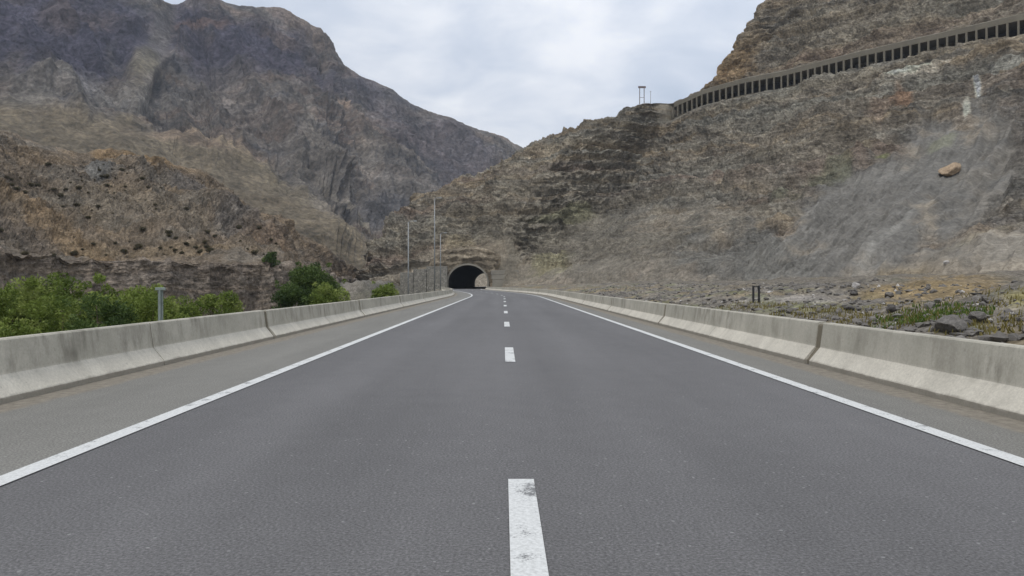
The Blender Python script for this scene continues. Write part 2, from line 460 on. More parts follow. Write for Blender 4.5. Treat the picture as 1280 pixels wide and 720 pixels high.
# ------------------------------------------------------------------ colour zones on terrain
def proj(Pw):
    d = np.maximum(Pw[:, 1], 1.0)
    return VX + Pw[:, 0] / d * F, HY - (Pw[:, 2] - CAMH) / d * F
def zone(C, px, py, cx, cy, rx_, ry_, ang, col, wgt, wob):
    a = math.radians(ang); dx, dy = px - cx, py - cy
    u = (dx * math.cos(a) + dy * math.sin(a)) / rx_; v = (-dx * math.sin(a) + dy * math.cos(a)) / ry_
    r = np.sqrt(u * u + v * v) + wob
    k = (wgt * (1 - smooth(0.55, 1.25, r)))[:, None]
    return C * (1 - k) + np.array(col) * k

def hill_normals(G):
    du = np.gradient(G, axis=1); dv = np.gradient(G, axis=0)
    n = np.cross(du, dv); n /= np.linalg.norm(n, axis=-1, keepdims=True) + 1e-9
    return n

# ------------------------------------------------------------------ right-hand hill (the spur the tunnel pierces)
GAL = [(199, 144), (164, 174), (137, 196), (107.9, 229), (94.7, 247), (83.9, 255), (73, 266), (64.5, 280)]
GALZ = [67.4, 67.4, 67.4, 67.4, 67.4, 67.2, 66.2, 64.4]
NIN = np.array((0.76, 0.65))
base = [(112, 8), (80, 36), (54, 64), (36, 92), (27, 109), (19, 128), (12.5, 148), (7.5, 168), (4, 184),
        (1.5, 197), (-1, 202), (-3, 205), (-6.5, 206), (-10, 206), (-13, 206), (-18, 207), (-26, 209), (-34, 213), (-39.5, 217), (-43.5, 221)]
gal9 = [(235, 112)] + GAL
gz9 = [67.4] + GALZ
crest = [(290, 225, 180), (250, 260, 180), (210, 290, 175), (170, 310, 168), (135, 320, 150), (113, 305, 123), (93, 290, 98.5), (78, 280, 77), (67, 284, 71.5),
         (52, 278, 70), (40, 280, 64), (28, 285, 60.6), (10, 290, 55), (-6, 285, 45), (-20.7, 275, 37.5), (-31.6, 265, 31.8), (-34.5, 262, 27),
         (-41.5, 255, 19.5), (-45.6, 245, 12.6), (-46.5, 240, 1)]
cols = []
for j in range(20):
    b = np.array(base[j], float); cr = np.array(crest[j], float)
    rows = []
    if j < 9:
        g, H = np.array(gal9[j], float), gz9[j]
        for f, zf in ((0, None), (0.14, 0.095), (0.45, 0.33), (0.76, 0.69), (0.955, 0.975)):
            q = b + (g - b) * f
            rows.append((q[0], q[1], -1.5 if zf is None else zf * H))
        q = g + NIN * 8.2; rows.append((q[0], q[1], H - 0.4))
        q = g + NIN * 9.0; rows.append((q[0], q[1], H + 6.3))
        c3 = (q[0], q[1], H + 6.3)
        rows.append(tuple(c3[i] + (cr[i] - c3[i]) * (0.5, 0.5, 0.48)[i] for i in range(3)))
        if j >= 7:
            rows[-2:] = [(q[0], q[1], min(H + 5.5, cr[2] - 0.6)), ((q[0] + cr[0]) / 2, (q[1] + cr[1]) / 2, cr[2] - 0.2)]
        rows.append(tuple(cr))
        rows.append((cr[0] + 40, cr[1] + 45, cr[2] * 0.72)); rows.append((cr[0] + 95, cr[1] + 120, -6))
    else:
        H = cr[2]; steep = 1.0 if j < 12 else 1.25
        zs = (None, 0.10, 0.40, 0.70, 0.86, 0.91, 0.945, 0.975) if j < 10 else (None, 0.24, 0.60, 0.82, 0.91, 0.945, 0.97, 0.99)
        fs = (0, 0.10, 0.42, 0.70, 0.84, 0.89, 0.93, 0.965) if j < 10 else (0, 0.07, 0.38, 0.64, 0.80, 0.87, 0.92, 0.96)
        for f, zf in zip(fs, zs):
            q = b + (cr[:2] - b) * f
            rows.append((q[0], q[1], -1.5 if zf is None else zf * H))
        rows.append(tuple(cr))
        rows.append((cr[0] + 6, cr[1] + 42, cr[2] * 0.5)); rows.append((cr[0] + 6, cr[1] + 84, -6))
    cols.append(rows)
CT = np.array(cols).transpose(1, 0, 2)                    # rows x cols x 3
qr = qpar([14, 62, 74, 60, 14, 10, 34, 44, 34, 10])
qc = qpar([24, 30, 44, 70, 62, 54, 46, 40, 40, 34, 34, 38, 38, 38, 40, 32, 32, 32, 20])
G = catmull(CT, qr)
G = catmull(G.transpose(1, 0, 2), qc).transpose(1, 0, 2)
N = hill_normals(G)
if N[len(qr) // 2, len(qc) // 2, 1] > 0: N = -N
nr, nc = G.shape[:2]
PW = G.reshape(-1, 3); NW = N.reshape(-1, 3)
px, py = proj(PW)
# distance to the gallery's line and to the portal
def polydist(P2, pts):
    best = np.full(len(P2), 1e9)
    for a, b in zip(pts[:-1], pts[1:]):
        a, b = np.array(a, float), np.array(b, float); ab = b - a
        t = np.clip(((P2 - a) @ ab) / (ab @ ab), 0, 1)
        best = np.minimum(best, np.linalg.norm(P2 - a - t[:, None] * ab, axis=1))
    return best
dg = polydist(PW[:, :2], [(235, 112)] + GAL)
dp = np.linalg.norm(PW - np.array((-9.9, 206, 4)), axis=1)
QR = np.repeat(qr[:, None], nc, 1).ravel()
wob = fbm(np.stack([px, py, 0 * px], 1), 60, 4) * 0.45
# loose scree (1) against standing rock (0)
scree = np.zeros(len(px))
for cx, cy, a, b, ang in ((1075, 285, 190, 72, -33), (1180, 225, 120, 75, -35), (1250, 330, 150, 48, 0), (960, 330, 110, 45, -12), (830, 300, 150, 45, -6)):
    t = math.radians(ang); dx, dy = px - cx, py - cy
    r = np.sqrt(((dx * math.cos(t) + dy * math.sin(t)) / a) ** 2 + ((-dx * math.sin(t) + dy * math.cos(t)) / b) ** 2) + wob * 0.6
    scree = np.maximum(scree, (1 - smooth(0.7, 1.15, r)) * (0.55 if cx < 1000 else 1.0))
scree = np.maximum(scree, (QR < 1.0) * 0.8)
# rock: tilted beds, broken by joints and gullies
warp = fbm(PW, 60, 3) * 3.5 + fbm(PW, 12, 3, off=5) * 0.7
bed = PW[:, 2] - 0.05 * PW[:, 0] + 0.03 * PW[:, 1] + warp
def ledge(w, p):
    f = w / p - np.floor(w / p)
    return smooth(0.0, 0.72, f) - smooth(0.8, 1.0, f)
vj = np.stack([PW[:, 0], PW[:, 1], PW[:, 2] * 0.25], 1)
soft = 1 - 0.5 * np.exp(-((px - 680) / 70) ** 4)
D = (ledge(bed, 8.5) - 0.5) * 2.6 * soft + (ledge(bed + fbm(PW, 9, 2) * 0.8, 3.1) - 0.5) * 1.5 * soft
D += (ridged(vj, 30, 5, 0.5) - 0.9) * 2.2 + fbm(PW, 16, 5, 0.5, 2.2) * 1.5 + (ridged(PW * np.array((0.7, 0.7, 1.9)), 4.5, 5, 0.6, 9.0) - 0.8) * 0.95
D += (ridged(PW * np.array((0.6, 0.6, 2.0)), 2.1, 3, 0.6, 19.0) - 0.8) * 0.30
# scree: soft with rills running down the fall line
ut = np.tile(qc[None], (nr, 1)).ravel()
rill = ridged(np.stack([ut * 4.4 + fbm(PW, 30, 2) * 0.35, QR * 0.55, 0 * ut], 1), 1.0, 4, 0.6)
rill2 = ridged(np.stack([ut * 11 + fbm(PW, 18, 2) * 0.5, QR * 0.8 + 40, 0 * ut], 1), 1.0, 3, 0.6)
rw = 0.25 + 0.75 * smooth(840, 980, px)
D2 = fbm(PW, 26, 3) * 1.2 + ((rill - 0.9) * 1.3 + (rill2 - 0.8) * 0.40) * rw + (1 - rw) * ((ledge(bed - 0.06 * PW[:, 0], 5.0) - 0.5) * 1.6 + fbm(PW, 7, 5, 0.6, 12) * 1.0) + fbm(PW, 2.4, 4, 0.6) * 0.18 + (ledge(bed, 8.5) - 0.5) * 0.25
D = D * (1 - scree) + D2 * scree
D *= smooth(2, 14, dg) * 0.97 + 0.03
D *= smooth(7, 24, dp) * 0.94 + 0.06
D *= 1 - 0.55 * np.exp(-((QR - 8) / 0.45) ** 2)
D *= np.clip(1 - smooth(8.4, 9.5, QR) * 0.6, 0, 1)
PD = PW + NW * D[:, None]
# rock colours
C = np.tile(np.array((0.155, 0.128, 0.098)), (len(px), 1))
bn = fbm(np.stack([bed * 0.4, PW[:, 0] * 0.01, PW[:, 1] * 0.01], 1), 1.0, 4, 0.6)      # colour of each bed
bn2 = fbm(np.stack([bed * 0.13 + 50, PW[:, 0] * 0.006, PW[:, 1] * 0.006], 1), 1.0, 3)
def toward(C, col, k): k = np.clip(k, 0, 1)[:, None]; return C * (1 - k) + np.array(col) * k
rock = 1 - scree
C = toward(C, (0.195, 0.145, 0.092), smooth(0.0, 0.5, bn) * 0.8 * rock)
C = toward(C, (0.115, 0.103, 0.085), smooth(0.05, 0.5, -bn) * 0.7 * rock)
C = toward(C, (0.175, 0.120, 0.090), smooth(0.1, 0.6, bn2) * 0.6 * rock)
C = toward(C, (0.190, 0.175, 0.145), smooth(0.15, 0.6, -bn2) * 0.5 * rock)
Z = [(1085, 270, 190, 74, -34, (0.088, 0.081, 0.073), 1.1), (1230, 220, 130, 80, -30, (0.088, 0.080, 0.071), 0.9),
     (800, 262, 190, 26, -8, (0.118, 0.108, 0.091), 0.6), (600, 300, 100, 52, 0, (0.165, 0.134, 0.092), 0.5),
     (780, 315, 170, 48, 2, (0.100, 0.087, 0.069), 0.9), (930, 330, 90, 40, -8, (0.096, 0.088, 0.077), 1.0),
     (905, 82, 38, 26, -40, (0.235, 0.145, 0.065), 0.8), (935, 45, 40, 24, -40, (0.200, 0.140, 0.080), 0.6), (1120, 25, 160, 40, -8, (0.165, 0.138, 0.100), 0.5),
     (810, 150, 80, 18, -12, (0.100, 0.090, 0.072), 0.6), (685, 250, 60, 70, 0, (0.175, 0.148, 0.112), 0.6),
     (1040, 215, 75, 9, -28, (0.112, 0.112, 0.058), 0.55), (1105, 194, 12, 5, -20, (0.140, 0.145, 0.050), 0.8), (1175, 178, 22, 6, -25, (0.125, 0.125, 0.070), 0.45),
     (1128, 122, 14, 12, 0, (0.265, 0.140, 0.075), 0.7), (1100, 145, 14, 26, 0, (0.200, 0.130, 0.090), 0.6),
     (1222, 108, 5, 15, -6, (0.46, 0.41, 0.33), 0.95), (1209, 145, 4, 13, 14, (0.40, 0.36, 0.29), 0.85), (1150, 90, 48, 4, -17, (0.36, 0.31, 0.25), 0.8),
     (1262, 80, 22, 4, -15, (0.32, 0.30, 0.26), 0.6), (990, 112, 130, 8, -17, (0.185, 0.168, 0.135), 0.6),
     (1125, 345, 62, 17, -12, (0.145, 0.110, 0.068), 0.9), (1225, 295, 50, 6, -16, (0.150, 0.122, 0.080), 0.6), (1255, 315, 60, 22, 0, (0.115, 0.104, 0.090), 0.6),
     (1110, 295, 95, 4, -44, (0.150, 0.138, 0.122), 0.6), (700, 270, 34, 8, -8, (0.185, 0.175, 0.085), 0.5),
     (690, 330, 30, 10, -20, (0.195, 0.170, 0.080), 0.5), (575, 310, 22, 14, 0, (0.24, 0.185, 0.11), 0.6), (1000, 200, 120, 20, -20, (0.150, 0.125, 0.095), 0.5)]
wob = wob * 1.2 + fbm(PW, 7, 4, 0.6, 3.3) * 0.45
for z_ in Z: C = zone(C, px, py, *z_[:6], z_[6] * 0.8, wob=wob)
C *= (1 + rw * (0.11 * scree * (rill2 - 0.85) + 0.06 * scree * (rill - 0.9)))[:, None]
C *= (1 + (0.32 - 0.18 * scree) * fbm(PW, 9, 5, 0.6, 4.0))[:, None]
C = (C * 0.88 + C.mean(1, keepdims=True) * 0.12) * np.array((2.06, 2.12, 2.10))
C = np.clip(C, 0.06, 0.6)
Fc = grid_faces(nr, nc)
# leave the tunnel's bore open
tx = tunnel_x(PD[:, 1])
inb = (np.abs(PD[:, 0] - tx) < 6.4) & (PD[:, 2] < 8.4) & (PD[:, 1] > 195) & (PD[:, 1] < 400)
Fc = Fc[~inb[Fc].any(1)]
me = np_mesh('rocky_hill', PD, Fc, False); set_col(me, C, np.clip(rock * smooth(2, 8, dg) + 0.12, 0, 1))
hill = struct(link('rocky_hill', me, ROCK_R))
HILL_BVH = BVHTree.FromPolygons([Vector(p) for p in PD[::1].tolist()], Fc.tolist())

# ------------------------------------------------------------------ far mountain
cr = [(-420, -270, 640), (-200, -190, 680), (0, -75, 730), (100, -42, 760), (190, 0, 800), (215, 11, 830), (240, 9, 842), (262, 3, 850), (300, 13, 870), (345, 18, 890),
      (395, 40, 920), (412, 52, 930), (424, 76, 940), (440, 92, 950), (480, 110, 980), (520, 135, 1010), (560, 152, 1040), (600, 165, 1070), (628, 173, 1100),
      (652, 188, 1130), (690, 212, 1180), (760, 250, 1250), (860, 300, 1350)]
bd = [230, 250, 280, 300, 318, 326, 334, 342, 352, 362, 376, 382, 388, 394, 410, 428, 450, 480, 510, 540, 590, 680, 800]
cols = []
for (cx, cy, d), b in zip(cr, bd):
    top = at(cx, cy, d); px_b = cx + (20 if cx < 500 else 0)
    bot = np.array(((px_b - VX) / F * b, b, -7.0))
    rows = [bot]
    for f, zf in ((0.30, 0.23), (0.55, 0.47), (0.72, 0.65), (0.86, 0.82)):
        q = bot + (top - bot) * f; q[2] = -7 + (top[2] + 7) * zf; rows.append(q)
    rows += [top, top + np.array((-60, 160, -top[2] * 0.35)), top + np.array((-120, 420, -top[2] - 7))]
    cols.append(rows)
CT = np.array(cols).transpose(1, 0, 2)
qr = qpar([60, 80, 90, 80, 70, 20, 10])
qc = qpar([20, 30, 40, 40, 16, 18, 16, 26, 30, 34, 14, 12, 14, 30, 32, 32, 32, 24, 20, 20, 16, 12])
G = catmull(catmull(CT, qr).transpose(1, 0, 2), qc).transpose(1, 0, 2)
N = hill_normals(G)
if N[len(qr) // 3, len(qc) // 2, 1] > 0: N = -N
nr, nc = G.shape[:2]; PW = G.reshape(-1, 3); NW = N.reshape(-1, 3); px, py = proj(PW)
QR = np.repeat(qr[:, None], nc, 1).ravel()
wob = fbm(np.stack([px, py, 0 * px], 1), 55, 5) * 0.5
tan_ = np.zeros(len(px))
for cx, cy, a, b, ang in ((150, 185, 260, 48, 12), (330, 250, 170, 42, 34), (420, 310, 100, 40, 35), (190, 60, 26, 70, 20)):
    t = math.radians(ang); dx, dy = px - cx, py - cy
    r = np.sqrt(((dx * math.cos(t) + dy * math.sin(t)) / a) ** 2 + ((-dx * math.sin(t) + dy * math.cos(t)) / b) ** 2) + wob * 0.7
    tan_ = np.maximum(tan_, 1 - smooth(0.6, 1.2, r))
warp = fbm(PW, 150, 3) * 22
bed = PW[:, 2] + 0.12 * PW[:, 0] + warp
D = (ridged(PW * np.array((1, 0.8, 0.40)), 170, 6, 0.45) - 0.9) * 15 + fbm(PW, 60, 6, 0.5, 3) * 5.5 + (ledge(bed, 34) - 0.5) * 4.0 + (ledge(bed + 5, 13) - 0.5) * 1.8
D += (ridged(PW, 24, 4, 0.6, 2) - 0.8) * 2.4
ut = np.tile(qc[None], (nr, 1)).ravel()
gl1 = ridged(np.stack([ut * 0.8 + 0.75 * QR + fbm(PW, 160, 3) * 0.45, QR * 0.22, 0 * ut], 1), 1.0, 4, 0.55)
gl2 = ridged(np.stack([ut * 2.1 + 1.7 * QR + fbm(PW, 90, 4) * 0.9, QR * 0.5 + 20, 0 * ut], 1), 1.0, 4, 0.6)
D += (gl1 - 0.9) * 8.0 + (gl2 - 0.9) * 2.0 + (ridged(PW, 9, 3, 0.6, 6) - 0.8) * 0.9
D2 = (gl2 - 0.9) * 0.7 + fbm(PW, 130, 5) * 9 + (ridged(PW * np.array((1, 1, 0.3)), 60, 4, 0.5, 8) - 0.9) * 2.0 + fbm(PW, 12, 4) * 0.7
D = D * (1 - tan_) + D2 * tan_
D *= 1 - 0.85 * np.exp(-((QR - 5) / 0.55) ** 2)
PD = PW + NW * D[:, None]
C = np.tile(np.array((0.142, 0.128, 0.115)), (len(px), 1))
bn = fbm(np.stack([bed * 0.05, PW[:, 0] * 0.004, PW[:, 1] * 0.004], 1), 1.0, 5, 0.6)
C = toward(C, (0.082, 0.080, 0.082), smooth(0.0, 0.45, bn) * 0.8)
C = toward(C, (0.150, 0.118, 0.098), smooth(0.05, 0.5, -bn) * 0.7)
C = toward(C, (0.158, 0.132, 0.094), tan_ * 0.9)
Z = [(60, 40, 200, 55, 5, (0.066, 0.063, 0.086), 0.9), (330, 60, 130, 34, 22, (0.062, 0.058, 0.077), 0.9), (255, 38, 40, 9, 4, (0.150, 0.105, 0.088), 0.7), (350, 48, 30, 9, 18, (0.135, 0.105, 0.088), 0.6),
     (110, 112, 110, 22, 4, (0.165, 0.155, 0.142), 0.7), (100, 30, 60, 14, 0, (0.125, 0.10, 0.088), 0.5), (300, 125, 60, 30, 25, (0.128, 0.112, 0.10), 0.6),
     (540, 170, 110, 34, 32, (0.104, 0.094, 0.101), 0.7), (430, 131, 10, 7, 25, (0.32, 0.25, 0.20), 0.9), (462, 190, 16, 24, -25, (0.22, 0.195, 0.165), 0.6), (395, 165, 12, 40, -25, (0.19, 0.17, 0.145), 0.6),
     (520, 240, 70, 26, 40, (0.150, 0.138, 0.125), 0.6), (200, 45, 14, 50, 12, (0.150, 0.138, 0.126), 0.6), (180, 78, 22, 16, 0, (0.180, 0.16, 0.115), 0.6),
     (250, 175, 90, 12, 8, (0.200, 0.150, 0.115), 0.5), (440, 258, 60, 5, 48, (0.20, 0.175, 0.13), 0.5), (345, 215, 110, 8, 30, (0.19, 0.16, 0.11), 0.4), (415, 225, 70, 30, 45, (0.150, 0.135, 0.118), 0.6)]
for z_ in Z: C = zone(C, px, py, *z_, wob=wob)
C *= (1 - 0.14 * (gl1 - 0.9) * (1 - tan_) - 0.05 * (gl2 - 0.9))[:, None]
C *= 0.95 * (1 + 0.40 * fbm(PW, 34, 6, 0.70, 4.0))[:, None]
C = C.mean(1, keepdims=True) + (C - C.mean(1, keepdims=True)) * 1.2
C = np.clip(C, 0.02, 0.6)
Fc = grid_faces(nr, nc)
me = np_mesh('mountain', PD, Fc, False); set_col(me, C)
struct(link('mountain', me, ROCK_F))

# ------------------------------------------------------------------ near hill on the left with its cut river terrace
cr = [(-420, 10, 120), (-250, 80, 150), (-110, 135, 168), (0, 165, 180), (60, 185, 186), (95, 191, 190), (130, 187, 195), (190, 206, 205), (235, 214, 212), (256, 222, 216), (300, 254, 230),
      (350, 281, 250), (400, 311, 270), (432, 334, 290), (450, 349, 300)]
edge = [(-64, 0, 5.6), (-63, 40, 5.5), (-60, 70, 5.3), (-57.5, 85, 5.1), (-55.5, 95, 4.8), (-50.5, 100, 4.7), (-47, 104, 4.6), (-43, 108, 4.5), (-39, 110.5, 4.4), (-36, 113, 4.2), (-36.5, 125, 4.2), (-40, 150, 4.0), (-46, 195, 3.5), (-52, 250, 3), (-55, 290, 2)]
cols = []
for (cx, cy, d), e_ in zip(cr, edge):
    top = at(cx, cy, d); e_ = np.array(e_, float)
    outw = np.array((0.55, -0.83, 0)) if e_[1] > 60 and e_[1] < 114 else np.array((1.0, 0.0, 0))
    foot = e_ + outw * 2.6; foot[2] = -6.0
    near = e_ - outw * 0.35; near[2] += 0.25
    back = e_ + (top - e_) * 0.09; back[2] = e_[2] + 0.9
    rows = [foot, e_ + outw * 0.5 + np.array((0, 0, -4.5)), e_, near, back]
    for f, zf in ((0.38, 0.26), (0.70, 0.66)):
        q = back + (top - back) * f; q[2] = back[2] + (top[2] - back[2]) * zf; rows.append(q)
    rows += [top, top + np.array((-30, 45, -top[2] * 0.5)), top + np.array((-50, 90, -top[2] - 8))]
    cols.append(rows)
CT = np.array(cols).transpose(1, 0, 2)
qr = qpar([10, 34, 6, 16, 60, 80, 70, 14, 8])
qc = qpar([24, 30, 50, 50, 36, 36, 40, 34, 30, 36, 36, 40, 40, 30])
G = catmull(catmull(CT, qr).transpose(1, 0, 2), qc).transpose(1, 0, 2)
N = hill_normals(G)
if N[len(qr) // 2, len(qc) // 2, 1] > 0: N = -N
nr, nc = G.shape[:2]; PW = G.reshape(-1, 3); NW = N.reshape(-1, 3); px, py = proj(PW)
QR = np.repeat(qr[:, None], nc, 1).ravel()
wob = fbm(np.stack([px, py, 0 * px], 1), 45, 5) * 0.5
D = (ridged(PW * np.array((1, 1, 0.6)), 38, 5) - 0.9) * 3.2 + fbm(PW, 16, 5, 0.55) * 2.0 + fbm(PW, 3.5, 5, 0.68, 2) * 0.9 + (ridged(PW, 1.8, 2, 0.6, 3) - 0.8) * 0.22
cliff = (QR < 3) * 1.0
Dc = (ridged(PW * np.array((1, 1, 0.18)), 7, 5) - 0.9) * 1.1 + fbm(PW * np.array((1, 1, 2.2)), 2.4, 4, 0.6) * 0.35
Dc = Dc + fbm(PW, 13, 4, 0.55, 8) * 1.6
D = D * smooth(2.9, 4.6, QR) + Dc * (1 - smooth(2.0, 4.2, QR) * 0.85)
D *= 1 - 0.7 * np.exp(-((QR - 7) / 0.35) ** 2)
PD = PW + NW * D[:, None]
C = np.tile(np.array((0.150, 0.115, 0.078)), (len(px), 1))
k = fbm(PW, 11, 5, 0.6, 6)
C = toward(C, (0.195, 0.140, 0.082), smooth(0.1, 0.6, k) * 0.6); C = toward(C, (0.145, 0.125, 0.098), smooth(0.1, 0.6, -k) * 0.7)
Z = [(60, 285, 110, 10, 24, (0.205, 0.138, 0.070), 0.7), (200, 312, 130, 5, 4, (0.205, 0.148, 0.082), 0.6), (165, 196, 70, 9, 14, (0.215, 0.140, 0.065), 0.75), (124, 216, 26, 12, 6, (0.170, 0.165, 0.150), 0.85),
     (230, 228, 22, 14, 20, (0.120, 0.105, 0.092), 0.7), (300, 275, 45, 18, 35, (0.135, 0.120, 0.105), 0.7), (20, 290, 60, 14, 20, (0.110, 0.090, 0.072), 0.5), (250, 290, 90, 14, 10, (0.200, 0.150, 0.105), 0.4),
     (330, 300, 40, 10, 30, (0.205, 0.140, 0.085), 0.6), (160, 262, 120, 26, 6, (0.172, 0.145, 0.105), 0.5)]
for z_ in Z: C = zone(C, px, py, *z_, wob=wob)
lay = fbm(np.stack([PW[:, 2] * 1.1 + fbm(PW, 10, 2), PW[:, 0] * 0.03, PW[:, 1] * 0.03], 1), 1.0, 4, 0.6)
CC = toward(np.tile(np.array((0.185, 0.148, 0.115)), (len(px), 1)), (0.215, 0.170, 0.125), smooth(0, 0.5, lay) * 0.9)
CC = toward(CC, (0.145, 0.120, 0.096), smooth(0.0, 0.5, -lay) * 0.9)
kc = (1 - smooth(2.6, 3.3, QR))[:, None]
C = C * (1 - kc) + CC * kc
C *= 1.22 * (1 + 0.30 * fbm(PW, 4, 5, 0.65, 4.0))[:, None]
C = C * 0.85 + C.mean(1, keepdims=True) * 0.15
C = np.clip(C, 0.03, 0.6)
Fc = grid_faces(nr, nc)
me = np_mesh('brown_hill', PD, Fc, False); set_col(me, C)
struct(link('brown_hill', me, ROCK_L))
LEFT_BVH = BVHTree.FromPolygons([Vector(p) for p in PD.tolist()], Fc.tolist())

# ------------------------------------------------------------------ ground: road bench, river bed on the left, rubble field on the right
xs = np.concatenate([[-3000, -2000, -1000, -500, -250, -150], np.linspace(-110, -62, 17), np.linspace(-60, -7, 120), np.linspace(-6.6, 6.2, 8), np.linspace(6.6, 60, 170), np.linspace(62, 150, 60), [180, 250, 500, 1000, 2000, 3000]])
yg = np.concatenate([[-600, -300, -150, -60], np.linspace(-30, 5, 15), np.linspace(6, 60, 170), np.linspace(60.6, 140, 130), np.linspace(141, 240, 90), np.linspace(245, 420, 30), [480, 600, 900, 1400, 2500, 3000]])
GX, GY = np.meshgrid(xs, yg)
def ground_h(X, Y):
    sh = rx(np.clip(Y, -14, 520))
    P3 = np.stack([X.ravel(), Y.ravel(), 0 * X.ravel()], 1)
    n1 = fbm(P3, 9, 5, 0.55).reshape(X.shape); n2 = fbm(P3, 1.6, 4, 0.6, 3).reshape(X.shape)
    l = -(X - sh) - 7.0                       # metres left of the left barrier's back
    zl = -4.9 * smooth(0.2, 9.0, l) + (n1 * 0.5 + n2 * 0.13) * smooth(0.5, 4, l)
    r = (X - sh) - 6.4
    zr = 0.12 + 0.35 * smooth(0, 6, r) + 0.006 * np.clip(r, 0, 11) ** 2 + 0.035 * np.clip(r - 11, 0, 70) + (n1 * 0.38 + n2 * 0.20) * smooth(0.3, 3.5, r)
    z = np.where(l > 0, zl, np.where(r > 0, zr, -0.05))
    # grey spoil bank beside the bend on the left, with a track along its top
    t = np.clip((Y - 128) / 62, 0, 1); cx = -28.5 + 2 * t
    m = np.exp(-((X - cx) / 6.5) ** 4) * smooth(124, 138, Y) * (1 - smooth(160, 185, Y))
    z = np.where(l > 1.5, z + m * (6.6 - 0.5 * t + n2 * 0.5 + n1 * 0.4), z)
    return z, m
GZ, MND = ground_h(GX, GY)
far = np.maximum(np.abs(GX) - 160, 0) + np.maximum(np.abs(GY - 200) - 240, 0)
GZ = np.where(far > 0, -6.5, GZ)
inb = (np.abs(GX - tunnel_x(GY)) < 8) & (GY > 200) & (GY < 420)
GZ = np.where(inb, -0.05, GZ)
PW = np.stack([GX, GY, GZ], -1).reshape(-1, 3)
C = np.tile(np.array((0.180, 0.160, 0.132)), (len(PW), 1))
P2 = PW * np.array((1, 1, 0))
k = fbm(P2, 5.5, 5, 0.6, 1); k2 = fbm(P2, 2.2, 4, 0.6, 7)
C = toward(C, (0.215, 0.165, 0.090), smooth(0.05, 0.5, k) * 0.7)
C = toward(C, (0.125, 0.135, 0.060), smooth(0.12, 0.5, k2) * 0.55)
C = toward(C, (0.110, 0.100, 0.090), smooth(0.1, 0.5, -k) * 0.6)
left = smooth(0, 3, -(PW[:, 0] - rx(np.clip(PW[:, 1], -14, 520))) - 7)
C = toward(C, (0.105, 0.100, 0.062), left * 0.6)
C = toward(C, (0.10, 0.093, 0.083), MND.ravel() * 0.85)
tk = np.clip((PW[:, 1] - 128) / 62, 0, 1)
C = toward(C, (0.20, 0.178, 0.148), np.exp(-((PW[:, 0] - (-28.5 + 2 * tk)) / 2.2) ** 2) * MND.ravel() * 0.85)
px, py = proj(PW)
wob = fbm(P2, 4, 4) * 0.5
rr = PW[:, 0] - rx(np.clip(PW[:, 1], -14, 520)) - 6.4
C = toward(C, (0.142, 0.124, 0.100), smooth(7, 18, rr + 8 * k) * 0.8)
for z_ in ((1160, 362, 95, 16, -4, (0.225, 0.165, 0.085), 0.85), (1275, 372, 40, 12, 0, (0.215, 0.190, 0.060), 0.8), (1000, 385, 70, 8, 0, (0.150, 0.150, 0.075), 0.6), (980, 374, 70, 4, 0, (0.23, 0.21, 0.19), 0.7)):
    C = zone(C, px, py, *z_, wob=wob)
C *= (1 + 0.25 * fbm(P2, 1.2, 4, 0.6, 2))[:, None]
C = np.clip(C, 0.03, 0.5)
Fc = grid_faces(len(yg), len(xs))
me = np_mesh('ground', PW, Fc); set_col(me, C)
struct(link('ground', me, GROUND))
GROUND_BVH = BVHTree.FromPolygons([Vector(p) for p in PW.tolist()], Fc.tolist())
def zground(x, y):
    h = GROUND_BVH.ray_cast(Vector((x, y, 300)), Vector((0, 0, -1)), 900)[0]
    return h.z if h else 0.0
def sight(px, py, bvhs):
    """the place on the terrain that the photograph shows at a pixel"""
    d = Vector(((px - VX) / F, 1.0, (HY - py) / F)); L = d.length; best = None
    for b in bvhs:
        h = b.ray_cast(Vector((0, 0, CAMH)), d / L, 3000)
        if h[0] is not None and (best is None or h[3] < best[1]): best = (h[0], h[3])
    return best[0] if best else None

# ------------------------------------------------------------------ tunnel
def arch(hw, wall, rise, n=22):
    """half-ring profile (x, z): straight foot, then a round crown"""
    pts = [(-hw, -0.3), (-hw, wall)]
    for i in range(1, n):
        t = math.pi * i / n
        pts.append((-hw * math.cos(t), wall + rise * math.sin(t)))
    return pts + [(hw, wall), (hw, -0.3)]
HW, WALL, RISE = 5.45, 1.9, 4.75
tun = empty('road_tunnel', (float(tunnel_x(204.6)), 204.6, 0))
tag(tun, 'arched road tunnel mouth with dark interior at the end of the road', 'tunnel')
o0 = np.array(tun.location)
pr = np.array(arch(HW, WALL, RISE)); pro = np.array(arch(HW + 0.55, WALL, RISE + 0.6))
def arch_tube(profile, yy, name, mat):
    V, n = [], len(profile)
    for y in yy:
        for x, z in profile: V.append((tunnel_x(y) + x - o0[0], y - o0[1], z))
    Fs = grid_faces(len(yy), n)
    me = np_mesh(name, V, Fs, True)
    L = np.concatenate([[0], np.cumsum(np.linalg.norm(np.diff(profile, axis=0), axis=1))])
    UV = np.stack([np.repeat(np.asarray(yy)[:, None], n, 1), np.repeat(L[None], len(yy), 0)], -1).reshape(-1, 2)
    me.uv_layers.new(name='UVMap').data.foreach_set('uv', UV[Fs.ravel()].astype(np.float32).ravel())
    return link(name, me, mat, tun)
tl = np.arange(204.7, 352, 3.0)
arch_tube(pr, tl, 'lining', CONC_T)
arch_tube(pro, tl, 'outer_shell', CONC_T)
